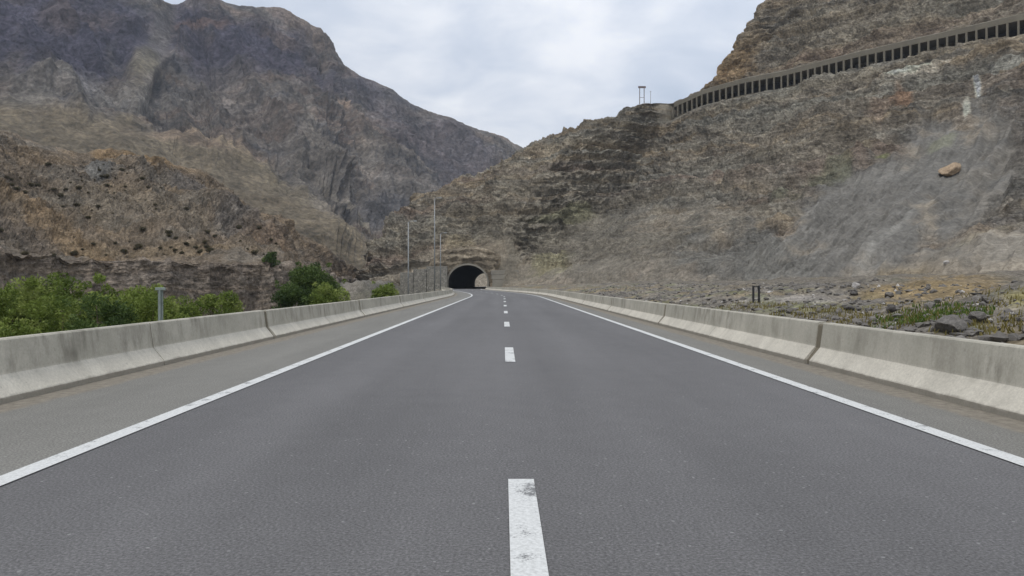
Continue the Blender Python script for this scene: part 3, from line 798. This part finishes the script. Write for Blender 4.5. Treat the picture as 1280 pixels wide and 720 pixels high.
# collar: a thick concrete ring round each mouth
def ring(y0_, y1_, inner, outer, name, mat):
    V, Fs = [], []
    for y in (y0_, y1_):
        for pf in (inner, outer):
            for x, z in pf: V.append((tunnel_x(y) + x - o0[0], y - o0[1], z))
    n = len(inner)
    a, b, c_, d_ = 0, n, 2 * n, 3 * n
    for i in range(n - 1):
        Fs += [(a+i, a+i+1, b+i+1, b+i), (c_+i, d_+i, d_+i+1, c_+i+1), (b+i, b+i+1, d_+i+1, d_+i), (a+i, c_+i, c_+i+1, a+i+1)]
    mb = MB(); mb.add(V, Fs); return mb.build(name, mat, tun)
ring(203.9, 204.9, np.array(arch(HW - 0.02, WALL, RISE)), np.array(arch(HW + 0.45, WALL, RISE + 0.5)), 'collar', CONC_P)
ring(350, 352.5, np.array(arch(HW - 0.02, WALL, RISE)), np.array(arch(HW + 1.6, WALL, RISE + 1.8)), 'collar', CONC_P)
# rock face dressed round the mouth: from the collar out into the hillside
outer = np.array(arch(HW + 0.44, WALL, RISE + 0.49, 40)); n = len(outer); NR = 22
far_ = np.stack([np.clip(outer[:, 0] * 1.95, -11.5, 12.5), np.where(outer[:, 1] > WALL, outer[:, 1] * 1.32 + 2.6, np.where(outer[:, 1] < 0, -0.3, 5.5))], 1)
Vp = []
for k in range(NR + 3):
    t = min(k / NR, 1.0); q = outer + (far_ - outer) * t
    y_ = np.full(n, -0.04 + 2.6 * t ** 1.5 + (5.0 if k > NR else 0) * (k - NR))
    Vp.append(np.stack([q[:, 0], y_, q[:, 1]], 1))
Vp = np.concatenate(Vp); tt = np.repeat(np.minimum(np.arange(NR + 3) / NR, 1), n)
Wp = Vp + o0
Vp[:, 1] -= (smooth(0, 0.25, tt) * (0.5 + 1.0 * fbm(Wp, 3.5, 5, 0.6) + (ledge(Wp[:, 2] + fbm(Wp, 4, 2), 1.9) - 0.5) * 0.7)).clip(-1.5, 2.2)
Cp = np.tile(np.array((0.36, 0.30, 0.22)), (len(Vp), 1)) * (1 + 0.35 * fbm(Wp, 3, 4, 0.6))[:, None]
me = np_mesh('rock_face', Vp, grid_faces(NR + 3, n)); set_col(me, np.clip(Cp, 0.03, 0.5), np.full(len(Vp), 0.8))
link('rock_face', me, ROCK_R, tun)

# pale slope added beyond the far mouth, tilted skyward so the exit reads bright
cx_ = float(tunnel_x(352)); mb = []
uu, vv = np.meshgrid(np.linspace(-45, 45, 90), np.linspace(0, 1, 40))
Vb = np.stack([cx_ + uu, 392 + 26 * vv + 0.003 * uu ** 2, -0.6 + 20 * vv], -1).reshape(-1, 3)
Vb += (fbm(Vb, 6, 5, 0.55) * 0.9)[:, None] * np.array((0, -0.6, 0.5))
me = np_mesh('added_slope', Vb, grid_faces(40, 90)); set_col(me, np.clip(np.tile(np.array((0.27, 0.235, 0.185)), (len(Vb), 1)) * (1 + 0.3 * fbm(Vb, 5, 4))[:, None], 0, 1))
struct(link('slope', me, ROCK_L))

# stepped concrete wing wall on the right of the mouth
ww = empty('wing_wall', (3.2, 203.2, 0)); tag(ww, 'stepped grey concrete retaining wall right of the tunnel mouth', 'wall')
for k, (x0, x1, z1) in enumerate(((-6.6, 1.2, 5.2), (-6.4, 4.2, 3.9), (-6.2, 6.6, 2.6))):
    mb = MB(); z0 = z1 - 1.22 if k < 2 else -0.4
    mb.box(((x0 + x1) / 2, 0.6 - 0.45 * k, (z0 + z1) / 2), (x1 - x0, 1.6, z1 - z0)); mb.build('tier', CONC_P, ww, bevel=0.04)
# stone wall on the left
M = Mat('gabion_stone', 0.9, 0.25)
v = M.vec('Object')
vo = M.n('ShaderNodeTexVoronoi'); vo.inputs['Scale'].default_value = 2.1; M.t.links.new(v, vo.inputs['Vector'])
vd = M.n('ShaderNodeTexVoronoi', feature='DISTANCE_TO_EDGE'); vd.inputs['Scale'].default_value = 2.1; M.t.links.new(v, vd.inputs['Vector'])
sc_ = M.n('ShaderNodeSeparateColor'); M.t.links.new(vo.outputs['Color'], sc_.inputs[0])
cc_ = M.ramp(sc_.outputs[0], (0.0, (0.17, 0.16, 0.14)), (0.5, (0.24, 0.225, 0.19)), (1.0, (0.31, 0.29, 0.25)))
M.color(M.mix(M.ramp(vd.outputs[0], (0.0, 1.0), (0.06, 0.0)), cc_, (0.10, 0.095, 0.085))).bump(vd.outputs[0], 0.7, 0.2)
GABION = M.m
gw = empty('stone_wall', (-21.5, 200.5, 0)); tag(gw, 'grey stone gabion wall stepping down left of the tunnel mouth', 'wall')
for x0, x1, z1, yy_ in ((0.2, 6.0, 6.3, 3.2), (-3.4, 0.2, 5.5, 2.9), (-7.0, -3.4, 4.6, 2.6)):
    mb = MB(); mb.box(((x0 + x1) / 2, yy_, (z1 - 3) / 2), (x1 - x0 - 0.01, 2.0, z1 + 3)); mb.build('gabion_block', GABION, gw, bevel=0.08)

# ------------------------------------------------------------------ rock-fall gallery high on the right
gl = empty('rockfall_gallery', (94.7, 247, 67.4)); tag(gl, 'long concrete rockfall gallery with open columns along the cliff', 'gallery')
g0 = np.array((94.7, 247, 67.4))
GP = np.array([(x, y, z) for (x, y), z in zip(GAL, GALZ)], float)
seg = np.concatenate([[0], np.cumsum(np.linalg.norm(np.diff(GP, axis=0), axis=1))])
def gpt(s):
    p = np.array([np.interp(s, seg, GP[:, i]) for i in range(3)]); q = np.array([np.interp(s + 0.5, seg, GP[:, i]) for i in range(3)]); r_ = np.array([np.interp(s - 0.5, seg, GP[:, i]) for i in range(3)])
    t = q - r_; t /= np.linalg.norm(t); return p, t
def sweep(profile, s0, s1, step, name, mat, jitter=None):
    """profile: (inwards, up) points of a closed section carried along the gallery's line"""
    ss = np.arange(s0, s1 + 0.01, step); V, Fs = [], []; n = len(profile)
    for s_ in ss:
        p, t = gpt(s_); inw = np.array((NIN[0], NIN[1], 0))
        for a, b in profile: V.append(p + inw * a + np.array((0, 0, b)) - g0)
    for k in range(len(ss) - 1):
        for i in range(n):
            j = (i + 1) % n; Fs.append((k*n+i, (k+1)*n+i, (k+1)*n+j, k*n+j))
    Fs += [tuple(range(n)), tuple((len(ss)-1)*n + i for i in range(n))[::-1]]
    mb = MB(); mb.add(V, Fs); o = mb.build(name, mat, gl)
    uvl = o.data.uv_layers.new(name='UVMap')
    for lp in o.data.loops:
        co = o.data.vertices[lp.vertex_index].co; uvl.data[lp.index].uv = (co.x - co.y, co.z)
    return o
OPEN = 4.2; S0, S1 = 4.0, seg[-1] - 0.5
sweep([(-0.25, OPEN), (8.4, OPEN), (8.4, OPEN + 2.0), (1.2, OPEN + 2.15), (-0.25, OPEN + 1.55)], S0, S1, 2.4, 'roof', CONC_G)
sweep([(-0.35, -2.6), (8.3, -2.6), (8.3, 0.0), (-0.35, 0.0)], S0, S1, 2.4, 'deck', CONC_G)
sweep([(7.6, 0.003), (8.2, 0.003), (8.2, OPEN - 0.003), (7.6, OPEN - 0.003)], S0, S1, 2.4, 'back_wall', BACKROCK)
ss = np.arange(S0, S1, 0.5); aa = np.linspace(-0.05, 11.0, 24)
Vc = np.zeros((len(ss), len(aa), 3))
for i_, s_ in enumerate(ss):
    p, t = gpt(s_); Vc[i_] = p + np.array((NIN[0], NIN[1], 0)) * aa[:, None] + np.array((0, 0, 1.0)) * (OPEN + 1.5 + 0.14 * aa)[:, None]
Vc = Vc.reshape(-1, 3); A_ = np.tile(aa, len(ss))
Vc[:, 2] += np.where(A_ > 0, 0.35 + 0.9 * fbm(Vc, 7, 4, 0.6) + 0.35 * fbm(Vc, 1.6, 3), -0.3) * smooth(-0.05, 0.8, A_) + 0.06 * A_
Cc = np.tile(np.array((0.185, 0.158, 0.118)), (len(Vc), 1)) * (1 + 0.35 * fbm(Vc, 5, 4))[:, None]
me = np_mesh('rubble_cover', Vc - g0, grid_faces(len(ss), len(aa))[:, ::-1]); set_col(me, np.clip(Cc, 0, 1), np.full(len(Vc), 0.4))
link('rubble_cover', me, ROCK_R, gl)
ncol = min(96, int((S1 - S0) / 2.4))
for k in range(ncol):
    p, t = gpt(S0 + 1.0 + k * (S1 - S0 - 1.6) / (ncol - 1))
    mb = MB(); mb.box((0, 0.25, OPEN / 2), (0.5, 0.55, OPEN - 0.004)); o = mb.build('column', CONC_G, gl, bevel=0.03)
    o.location = p - g0; o.rotation_euler.z = math.atan2(t[1], t[0])

# ------------------------------------------------------------------ concrete barriers
# (height above road, distance behind the foot) of a safety-shape barrier
PROF = [(0.0, 0.0), (0.0, 0.075), (0.19, 0.30), (0.245, 0.70), (0.262, 0.72), (0.378, 0.72), (0.395, 0.70), (0.45, 0.30), (0.64, 0.075), (0.64, 0.0)]
def barrier(side, y0_, y1_, label, grp):
    foot = LB if side < 0 else RB
    ya, yb = y0_ + 0.11, y1_ - 0.11
    o = empty('concrete_barrier', (float(rx((ya + yb) / 2) + foot), (ya + yb) / 2, 0))
    tag(o, label, 'barrier', grp)
    oo = np.array(o.location)
    def run(yy, shrink, name, mat, zoff=0.0):
        V, UV, n = [], [], len(PROF)
        cx_ = 0.32
        jr = random.Random(int(y0_ * 13 + side * 7)); lean = (jr.random() - 0.5) * 0.012; dz_ = (jr.random() - 0.5) * 0.014
        per = np.concatenate([[0], np.cumsum([math.dist(a, b) for a, b in zip(PROF[:-1], PROF[1:])])])
        for y in yy:
            for i, (x, z) in enumerate(PROF):
                x2 = cx_ + (x - cx_) * shrink; z2 = z * (1 - (1 - shrink) * 0.25) + (dz_ if z > 0.2 else 0)
                V.append((rx(y) + foot + side * (x2 + lean) - oo[0], y - oo[1], z2)); UV.append((y + side * 31.7, z))
        Fs = []
        for k in range(len(yy) - 1):
            for i in range(n - 1):
                q = (k*n+i, (k+1)*n+i, (k+1)*n+i+1, k*n+i+1); Fs.append(q if side < 0 else q[::-1])
        Fs += [tuple(range(n)) if side > 0 else tuple(range(n))[::-1], tuple((len(yy)-1)*n + i for i in range(n))[::(-1 if side > 0 else 1)]]
        mb = MB(); mb.add(V, Fs); ob = mb.build(name, mat, o)
        l = ob.data.uv_layers.new(name='UVMap')
        for lp in ob.data.loops: l.data[lp.index].uv = UV[lp.vertex_index]
        return ob
    midp = (ya + yb) / 2
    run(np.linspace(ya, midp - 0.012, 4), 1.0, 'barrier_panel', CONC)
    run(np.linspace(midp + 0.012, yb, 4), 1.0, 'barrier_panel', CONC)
    run(np.array([midp - 0.011, midp + 0.011]), 0.94, 'groove', CONC_J)
    run(np.array([yb + 0.002, yb + 0.218]), 0.80, 'joint', CONC_J)
ORD = ['nearest', 'second', 'third', 'fourth', 'fifth', 'sixth', 'seventh', 'eighth', 'ninth', 'tenth', 'eleventh', 'twelfth', 'thirteenth', 'fourteenth', 'fifteenth', 'sixteenth', 'seventeenth', 'eighteenth']
for side in (-1, 1):
    first = 0.55 if side > 0 else 6.4
    edges = [first - 12 * k for k in (1,)] + list(np.arange(first, 200, 12.0)) + [203.6]
    edges = [e_ for i, e_ in enumerate(edges) if i == 0 or i == len(edges) - 1 or 203.6 - e_ > 5]
    k = 0
    for a, b in zip(edges[:-1], edges[1:]):
        vis = b > 7
        w_ = 'left' if side < 0 else 'right'
        lab = f'{ORD[k] if vis else "rearmost"} stained concrete barrier length on the {w_} road edge' + (', counting from the camera' if vis and k else '')
        barrier(side, a, b, lab, f'concrete barriers along the {w_} road edge')
        if vis: k += 1

# ------------------------------------------------------------------ street furniture
def lamp_post(x, y, H, aim, label):
    z = zground(x, y) - 0.15
    o = empty('street_lamp', (x, y, z), aim); tag(o, label, 'street lamp', 'lamp posts on the left of the road')
    H = H - z
    mb = MB(); mb.box((0, 0, 0.25), (0.5, 0.5, 0.5)); mb.build('base', CONC_P, o)
    mb = MB(); mb.tube([(0, 0, 0.4), (0, 0, H * 0.5), (0, 0, H)], [0.12, 0.10, 0.07], 10); mb.build('pole', STEEL, o, smooth_shade=True)
    mb = MB(); mb.tube([(0, 0, H - 0.15), (0.25, 0, H + 0.12), (0.8, 0, H + 0.18)], [0.045, 0.04, 0.035], 8); mb.build('arm', STEEL, o, smooth_shade=True)
    mb = MB(); mb.box((1.0, 0, H + 0.19), (0.6, 0.26, 0.12), taper=0.75); h = mb.build('lamp_head', STEEL, o, bevel=0.02)
    mb = MB(); mb.box((1.02, 0, H + 0.115), (0.4, 0.18, 0.035)); mb.build('lens', GLASS, h)
lamp_post(-14.0, 108, 10.5, 0.2, 'tallest looking grey lamp post nearest the camera, left of the bend')
lamp_post(-11.9, 127, 16.2, 0.2, 'slim grey lamp post rising highest against the cliff')
lamp_post(-12.6, 147, 11.5, 0.2, 'faint short lamp post just left of the tunnel mouth')

mk = empty('marker_post', (-6.95, 14.85, zground(-6.95, 14.85) - 0.05), 0.0); tag(mk, 'narrow pale grey post with capped top behind left barrier', 'post')
zb = mk.location.z
mb = MB(); mb.box((0, 0, (1.30 - zb) / 2), (0.03, 0.08, 1.30 - zb)); mb.box((-0.034, 0, (1.28 - zb) - 0.35), (0.035, 0.012, 0.7)); mb.box((0.034, 0, (1.28 - zb) - 0.35), (0.035, 0.012, 0.7)); mb.build('post', STEEL_P, mk)
mb = MB(); mb.box((0, -0.01, 1.28 - zb), (0.20, 0.05, 0.06)); mb.build('cap', STEEL_P, mk, bevel=0.01)

sf = empty('sign_frame', (11.75, 34, zground(11.75, 34) - 0.1), 0.15); tag(sf, 'black steel frame of two posts behind right barrier', 'frame')
h = 1.30 - sf.location.z
for s_ in (-0.14, 0.14):
    mb = MB(); mb.box((s_, 0, h / 2), (0.075, 0.075, h)); mb.build('post', DARK, sf)
mb = MB(); mb.box((0, 0, h - 0.04), (0.20, 0.06, 0.05)); mb.build('crossbar', DARK, sf)
mb = MB(); mb.box((0, 0.0, h * 0.3), (0.20, 0.04, 0.04)); mb.build('crossbar', DARK, sf)

p = sight(803, 131, [HILL_BVH]) or Vector((51.7, 272, 69))
bb = empty('ridge_gantry', (p.x, p.y + 1.0, p.z - 0.5)); tag(bb, 'tiny two legged gantry with board standing on the ridge', 'gantry')
H = CAMH + (HY - 107) / F * p.y - bb.location.z
for s_ in (-0.85, 0.85):
    mb = MB(); mb.box((s_, 0, H / 2), (0.24, 0.24, H)); mb.build('leg', RUST, bb)
mb = MB(); mb.box((0, -0.15, H - 0.35), (2.9, 0.12, 0.75)); mb.build('board', RUST, bb)
mb = MB(); mb.box((0, 0, H * 0.45), (1.46, 0.12, 0.12)); mb.build('brace', RUST, bb)
pm = empty('ridge_mast', (p.x + 3.2, p.y + 0.5, p.z - 0.6)); tag(pm, 'thin mast on the ridge right of the two legged gantry', 'mast')
mb = MB(); mb.tube([(0, 0, 0), (0, 0, 6.0)], [0.09, 0.05], 6); mb.build('pole', RUST, pm)
mb = MB(); mb.box((0, 0, 5.7), (0.7, 0.08, 0.08)); mb.build('crossarm', RUST, pm)

# ------------------------------------------------------------------ bushes and trees
def leaf_mesh(name, clumps, per, leaf, seed, flat=0.6):
    """clumps: (x, y, z, radius). Leaf-sized blades scattered through each clump, denser towards its skin."""
    r = np.random.default_rng(seed); Vs, Cs = [], []
    for (cx, cy, cz, cr_) in clumps:
        n = max(30, int(per * 3.6 * cr_ ** 2))
        d = r.normal(size=(n, 3)); d /= np.linalg.norm(d, axis=1)[:, None]
        rad = cr_ * (0.35 + 0.65 * r.random(n) ** 0.5) * (1 + 0.25 * perlin(d * 2.2 + cx * 3.1 + cy))
        c_ = np.array((cx, cy, cz)) + d * rad[:, None] * np.array((1, 1, 0.88))
        ax = d * 0.5 + r.normal(size=(n, 3)) * 0.7 + np.array((0, 0, 0.35)); ax /= np.linalg.norm(ax, axis=1)[:, None]
        up = d + r.normal(size=(n, 3)) * 0.6; sd_ = np.cross(ax, up); sd_ /= np.linalg.norm(sd_, axis=1)[:, None] + 1e-9
        L = 0.78 * leaf * (0.6 + 0.9 * r.random(n))[:, None]; Wd = L * 0.40
        nn = np.cross(sd_, ax) * L * 0.12
        Vs.append(np.stack([c_ - ax * L, c_ + sd_ * Wd + nn, c_ + ax * L, c_ - sd_ * Wd + nn], 1).reshape(-1, 3))
        Cs.append(np.repeat(np.clip(0.5 + 0.28 * r.normal() + 0.2 * r.normal(size=n), 0, 1), 4))
    V = np.concatenate(Vs); k = np.concatenate(Cs)
    me = np_mesh(name, V, np.arange(len(V)).reshape(-1, 4), False)
    set_col(me, np.repeat(k[:, None], 3, 1)); return me
def bush(name, loc, rxy, h, label, grp, mat, seed, leaf=0.07, per=520, nclump=34, stems=7, lift=0.15, cat='bush'):
    o = empty(name, loc); tag(o, label, cat, grp)
    r = random.Random(seed); clumps = []
    for k in range(nclump):
        a = r.random() * 2 * math.pi; q = math.sqrt(r.random()); t = r.random()
        hh = h * (lift + (0.92 - lift) * t) ; w_ = rxy * (1 - 0.40 * max(0, t - 0.35) / 0.65) * (0.75 + 0.35 * r.random())
        cr_ = (0.24 + 0.18 * r.random()) * min(rxy, h * 0.8)
        clumps.append((math.cos(a) * q * w_, math.sin(a) * q * w_, hh - cr_ * 0.3, cr_))
    for k in range(nclump // 2):                       # sprays reaching out of the outline
        a = r.random() * 2 * math.pi; t = 0.45 + 0.55 * r.random()
        clumps.append((math.cos(a) * rxy * (1.05 - 0.5 * t), math.sin(a) * rxy * (1.05 - 0.5 * t), h * t, 0.10 * min(rxy, h)))
    mb = MB()
    for k in range(stems):
        c_ = clumps[(k * 5) % len(clumps)]
        a = r.random() * 2 * math.pi; b0 = (math.cos(a) * 0.2, math.sin(a) * 0.2, -0.15)
        m_ = (c_[0] * 0.45 + r.uniform(-.1, .1), c_[1] * 0.45, c_[2] * 0.55)
        mb.tube([b0, m_, c_[:3]], [0.035 * h / 2, 0.022 * h / 2, 0.008], 6)
    mb.build('stems', BARK, o, smooth_shade=True)
    link('foliage', leaf_mesh('foliage', clumps, per, leaf, seed), mat, o)
    return o
GRP1 = 'green bushes behind the left barrier'
def bush_at(px, top, d, rpx, label, seed, mat=LEAF, name='green_bush', grp=GRP1, **k):
    x = (px - VX) / F * d; zt = CAMH + (HY - top) / F * d
    z = zground(x, d) - 0.1; zt += 0.03 * (zt - z) if d < 40 else 0
    return bush(name, (x, d, z), rpx * 1.15 / F * d, zt - z, label, grp, mat, seed, **k)
bush_at(-48, 345, 17.5, 60, 'bright green bush cut off by the left picture edge', 11, leaf=0.06, per=700)
bush_at(30, 337, 24, 66, 'large light green bush at the far left behind the barrier', 12, leaf=0.07, per=700, nclump=46)
bush_at(8, 392, 14.5, 32, 'low yellow green bush at the left edge in front of the taller one', 13, leaf=0.05, per=900)
bush_at(100, 358, 23, 52, 'green bush between the large light bush and the darker one', 14, leaf=0.065, per=700)
bush_at(160, 352, 26, 60, 'dense mid green bush just left of the grey marker post', 15, leaf=0.07, per=700, nclump=40)
bush_at(226, 369, 30, 34, 'olive green bush right of the grey marker post', 16, leaf=0.07, per=600)
bush_at(277, 363, 33, 28, 'small bright green bush standing alone before the cut bank', 17, leaf=0.07, per=600)
bush_at(70, 362, 21, 34, 'light bush tucked right of the tallest one at the far left', 19, leaf=0.06, per=600)
bush_at(190, 362, 24, 30, 'green bush directly behind the grey marker post', 20, leaf=0.065, per=600)
bush_at(120, 366, 20, 46, 'low dark bush in front of the row behind the barrier', 18, mat=LEAF_D, leaf=0.06, per=600)
GRP2 = 'green trees by the end of the cut bank'
bush_at(392, 328, 68, 32, 'dark green tree behind the pair of rounder bushes', 21, LEAF_D, 'bushy_tree', GRP2, leaf=0.15, per=170, nclump=44, cat='tree')
bush_at(365, 345, 55, 27, 'rounded green tree left of its pair below the dark tree', 22, LEAF_D, 'bushy_tree', GRP2, leaf=0.12, per=240, nclump=44, cat='tree')
bush_at(412, 351, 57, 30, 'lighter green tree right of its pair below the dark tree', 23, LEAF, 'bushy_tree', GRP2, leaf=0.12, per=240, nclump=44, cat='tree')
bush_at(478, 351, 72, 19, 'small round bright green bush beyond the trees at the bend', 24, LEAF, leaf=0.12, per=240, grp='single bush at the bend', nclump=36)
p = sight(338, 336, [LEFT_BVH, GROUND_BVH])
bush('terrace_shrub', (p.x, p.y, p.z - 0.2), 1.25, 2.9, 'dark green shrub perched on the end of the cut bank', 'shrub on the bank', LEAF_D, 31, leaf=0.16, per=150, nclump=26, lift=0.3, cat='shrub')

# dry scrub dotted over the brown hill
sc_me = [leaf_mesh('scrub_bush', [(random.uniform(-.3, .3), random.uniform(-.3, .3), 0.35 + random.uniform(0, .3), 0.35 + 0.2 * random.random()) for _ in range(6)], 260, 0.12, 50 + i) for i in range(3)]
for m_ in sc_me: m_.materials.append(SCRUB)
rs = random.Random(5); nscr = 0
for _ in range(2500):
    if nscr >= 120: break
    x_, y_ = rs.uniform(-10, 345), rs.uniform(205, 322)
    p = sight(x_, y_, [LEFT_BVH])
    if p is None or p.y > 235 or p.z < 4.5 or math.sin(p.x * 0.11 + 1.3 * math.sin(p.y * 0.07)) + rs.uniform(-.9, .9) < 0: continue
    o = bpy.data.objects.new('scrub_bush', sc_me[nscr % 3]); s_ = (0.18 + 0.42 * rs.random() ** 2) * (0.75 + p.y / 200)
    o.location = (p.x, p.y, p.z - 0.1); o.scale = (s_ * 1.25, s_ * 1.25, s_); o.rotation_euler.z = rs.uniform(0, 6.3)
    COL.objects.link(o); tag(o, 'small dark scrub bush dotted over the brown left hillside', 'shrub', 'scrub on the brown hillside'); nscr += 1

# ------------------------------------------------------------------ boulders, rubble, grass on the right verge
import bmesh
def rock_mesh(seed, sub=3, cuts=9, rough=0.10):
    bm = bmesh.new(); bmesh.ops.create_icosphere(bm, subdivisions=sub, radius=1.0)
    r = np.random.default_rng(seed); V = np.array([v.co[:] for v in bm.verts])
    for _ in range(cuts):
        n = r.normal(size=3); n /= np.linalg.norm(n); h = 0.55 + 0.3 * r.random()
        d = V @ n; V = V - np.maximum(d - h, 0)[:, None] * n * 0.92
    V += V * (fbm(V + seed * 5.3, 0.7, 4, 0.55) * rough)[:, None]
    for v, c_ in zip(bm.verts, V): v.co = c_
    me = bpy.data.meshes.new('boulder'); bm.to_mesh(me); bm.free(); return me
def stone_mat(name, lo, hi):
    M = Mat(name, 0.92, 0.2); v = M.vec('Object'); n = M.noise(v, 2.2, 8, 0.65); n2 = M.noise(v, 9, 4, 0.6)
    M.color(M.mix(1.0, M.ramp(n, (0.3, lo), (0.7, hi)), M.ramp(n2, (0.3, 0.8), (0.7, 1.2)), 'MULTIPLY')).bump(n, 0.6, 0.12); return M.m
STONE_G = stone_mat('grey_stone', (0.095, 0.088, 0.080), (0.20, 0.184, 0.165))
STONE_T = stone_mat('tan_stone', (0.27, 0.19, 0.12), (0.46, 0.35, 0.24))
STONE_W = stone_mat('pale_stone', (0.32, 0.30, 0.28), (0.55, 0.52, 0.49))
STONE_D = stone_mat('dark_stone', (0.055, 0.05, 0.048), (0.12, 0.11, 0.10))
rock_sets = {}
for key, mt in (('g', STONE_G), ('t', STONE_T), ('w', STONE_W), ('d', STONE_D)):
    rock_sets[key] = [rock_mesh(100 + i + ord(key)) for i in range(3)]
    for m_ in rock_sets[key]: m_.materials.append(mt)
def boulder(px, py, wpx, key, label, grp=None, sq=(1, 0.8, 0.65), i=0, rz=0.4, ry=0.0, sink=0.35):
    p = sight(px, py, [HILL_BVH, GROUND_BVH])
    if p is None: return
    o = bpy.data.objects.new('boulder', rock_sets[key][i % 3]); R = wpx / 2 / F * p.y
    o.scale = (R * sq[0], R * sq[1], R * sq[2]); o.location = (p.x, p.y, p.z + R * sq[2] * (1 - sink) * 0.8); o.rotation_euler = (0, ry, rz)
    COL.objects.link(o); tag(o, label, 'boulder', grp)
boulder(1189, 217, 32, 't', 'huge tan block lying alone high on the grey scree', sq=(1, 0.8, 0.58), ry=-0.25)
boulder(1070, 360, 11, 'w', 'small white rock at the foot of the scree', sq=(1, 0.9, 1.0), i=1)
boulder(1068, 369, 12, 'd', 'dark boulder right below the small white rock', sq=(1, 0.9, 0.7), i=0)
boulder(1112, 372, 16, 'g', 'grey boulder on the brown patch at the scree foot', i=1)
boulder(1115, 389, 18, 'd', 'dark boulder left of the green grass patch', i=2)
boulder(1062, 388, 15, 'd', 'dark boulder near the right barrier on thin grass', i=1)
boulder(1188, 414, 44, 'g', 'largest grey rubble boulder behind the right barrier', i=0)
boulder(1222, 402, 30, 'g', 'grey rubble boulder beyond the largest one, right side', i=1)
boulder(1183, 330, 9, 'w', 'tiny pale stone on the grey lower slope at right', i=2)
rs = random.Random(9); kn = 0
for _ in range(400):
    if kn >= 42: break
    x_, y_ = rs.uniform(905, 1290), rs.uniform(370, 425)
    if y_ > 385 + (x_ - 905) * 0.115: continue
    p = sight(x_, y_, [HILL_BVH, GROUND_BVH])
    if p is None or p.y < 13 or p.x < 7.5: continue
    kn += 1; key = rs.choice('gggdgggw')
    w_ = rs.uniform(4, 9) * (1.5 if x_ > 1170 and y_ > 395 else 1)
    boulder(x_, y_, w_, key, 'loose grey rubble rock on the verge behind the right barrier', 'loose rocks behind the right barrier', i=kn, rz=rs.uniform(0, 3), sq=(1, rs.uniform(.7, 1), rs.uniform(.45, .8)))
# gravel: countless stones
bm = bmesh.new(); bmesh.ops.create_icosphere(bm, subdivisions=1, radius=1.0)
IV = np.array([v.co[:] for v in bm.verts]); IF = np.array([[v.index for v in f.verts] for f in bm.faces]); bm.free()
def gravel(name, n, mat, seed, sel, smin, smax):
    r = np.random.default_rng(seed); Vs, Fs = [], []; k = 0
    while k < n:
        x, y = sel(r); z = zground(x, y)
        s_ = smin + (smax - smin) * r.random() ** 3
        V = IV * (1 + 0.28 * r.normal(size=(len(IV), 1))) * np.array((1, 0.6 + 0.5 * r.random(), 0.4 + 0.4 * r.random())) * s_
        a = r.random() * 6.3; ca, sa = math.cos(a), math.sin(a)
        V = np.stack([V[:, 0] * ca - V[:, 1] * sa + x, V[:, 0] * sa + V[:, 1] * ca + y, V[:, 2] + z + s_ * 0.15], 1)
        Vs.append(V); Fs.append(IF + k * len(IV)); k += 1
    return stuff(link(name, np_mesh(name, np.concatenate(Vs), np.concatenate(Fs), False), mat))
def sel_r(r):
    y = 12 + 75 * r.random() ** 1.5; return 6.9 + rx(y) + min(0.62 * y, 13) * r.random() ** 1.2, y
g_ = gravel('gravel', 6000, STONE_G, 3, sel_r, 0.025, 0.17); tag(g_, 'loose grey gravel strewn behind the right barrier', 'gravel')
g_ = gravel('pale_gravel', 500, STONE_W, 4, sel_r, 0.02, 0.12); tag(g_, 'pale stones mixed into the gravel behind the right barrier', 'gravel')
def grass(name, spots, n, mat, h, seed, label):
    r = np.random.default_rng(seed); Vs = []; cs = []
    for _ in range(n):
        sx, sy, R = spots[r.integers(len(spots))]
        a, q = r.random() * 6.3, R * math.sqrt(r.random()); x, y = sx + q * math.cos(a) * 1.6, sy + q * math.sin(a); z = zground(x, y)
        if x < 6.6: continue
        hh = h * (0.5 + r.random()); t = r.random() * 6.3; w_ = 0.02; lx, ly = r.normal() * 0.35 * hh, r.normal() * 0.35 * hh
        c_, s_ = math.cos(t) * w_, math.sin(t) * w_
        Vs += [(x - c_, y - s_, z - 0.02), (x + c_, y + s_, z - 0.02), (x + lx + c_ * .3, y + ly + s_ * .3, z + hh), (x + lx - c_ * .3, y + ly - s_ * .3, z + hh)]
        cs += [r.random()] * 4
    me = np_mesh(name, Vs, np.arange(len(Vs)).reshape(-1, 4), False); set_col(me, np.repeat(np.array(cs)[:, None], 3, 1))
    return tag(stuff(link(name, me, mat)), label, 'grass')
def spot(px, py, R):
    p = sight(px, py, [GROUND_BVH, HILL_BVH]); return (p.x, p.y, R)
grass('green_grass', [spot(1152, 393, 0.8), spot(1165, 393, 0.9), spot(1176, 394, 0.7)], 1300, GRASS_G, 0.10, 1, 'small patch of vivid green grass on the right verge')
grass('dry_grass', [spot(1270, 372, 2.2), spot(1250, 378, 1.5), spot(1120, 383, 1.5), spot(1215, 384, 1.6), spot(1010, 388, 0.8), spot(1045, 393, 0.8), spot(1090, 399, 0.8), spot(1150, 402, 0.8), spot(1230, 412, 0.6), spot(1265, 400, 1.0), spot(930, 383, 0.9), spot(965, 384, 0.8)], 2200, GRASS_Y, 0.10, 2, 'yellowish dry grass scattered over the right verge')
hz = MB(); hz.box((0, 1200, 240), (6600, 3900, 500))
H = bpy.data.materials.new('pale_air'); H.use_nodes = True; H.node_tree.nodes.clear()
ho = H.node_tree.nodes.new('ShaderNodeOutputMaterial'); hv = H.node_tree.nodes.new('ShaderNodeVolumePrincipled')
hv.inputs['Density'].default_value = 0.00014; hv.inputs['Color'].default_value = (0.80, 0.88, 1.0, 1); hv.inputs['Anisotropy'].default_value = 0.2
H.node_tree.links.new(hv.outputs[0], ho.inputs['Volume'])
stuff(hz.build('haze', H))
print('verts', sum(len(m.vertices) for m in bpy.data.meshes))
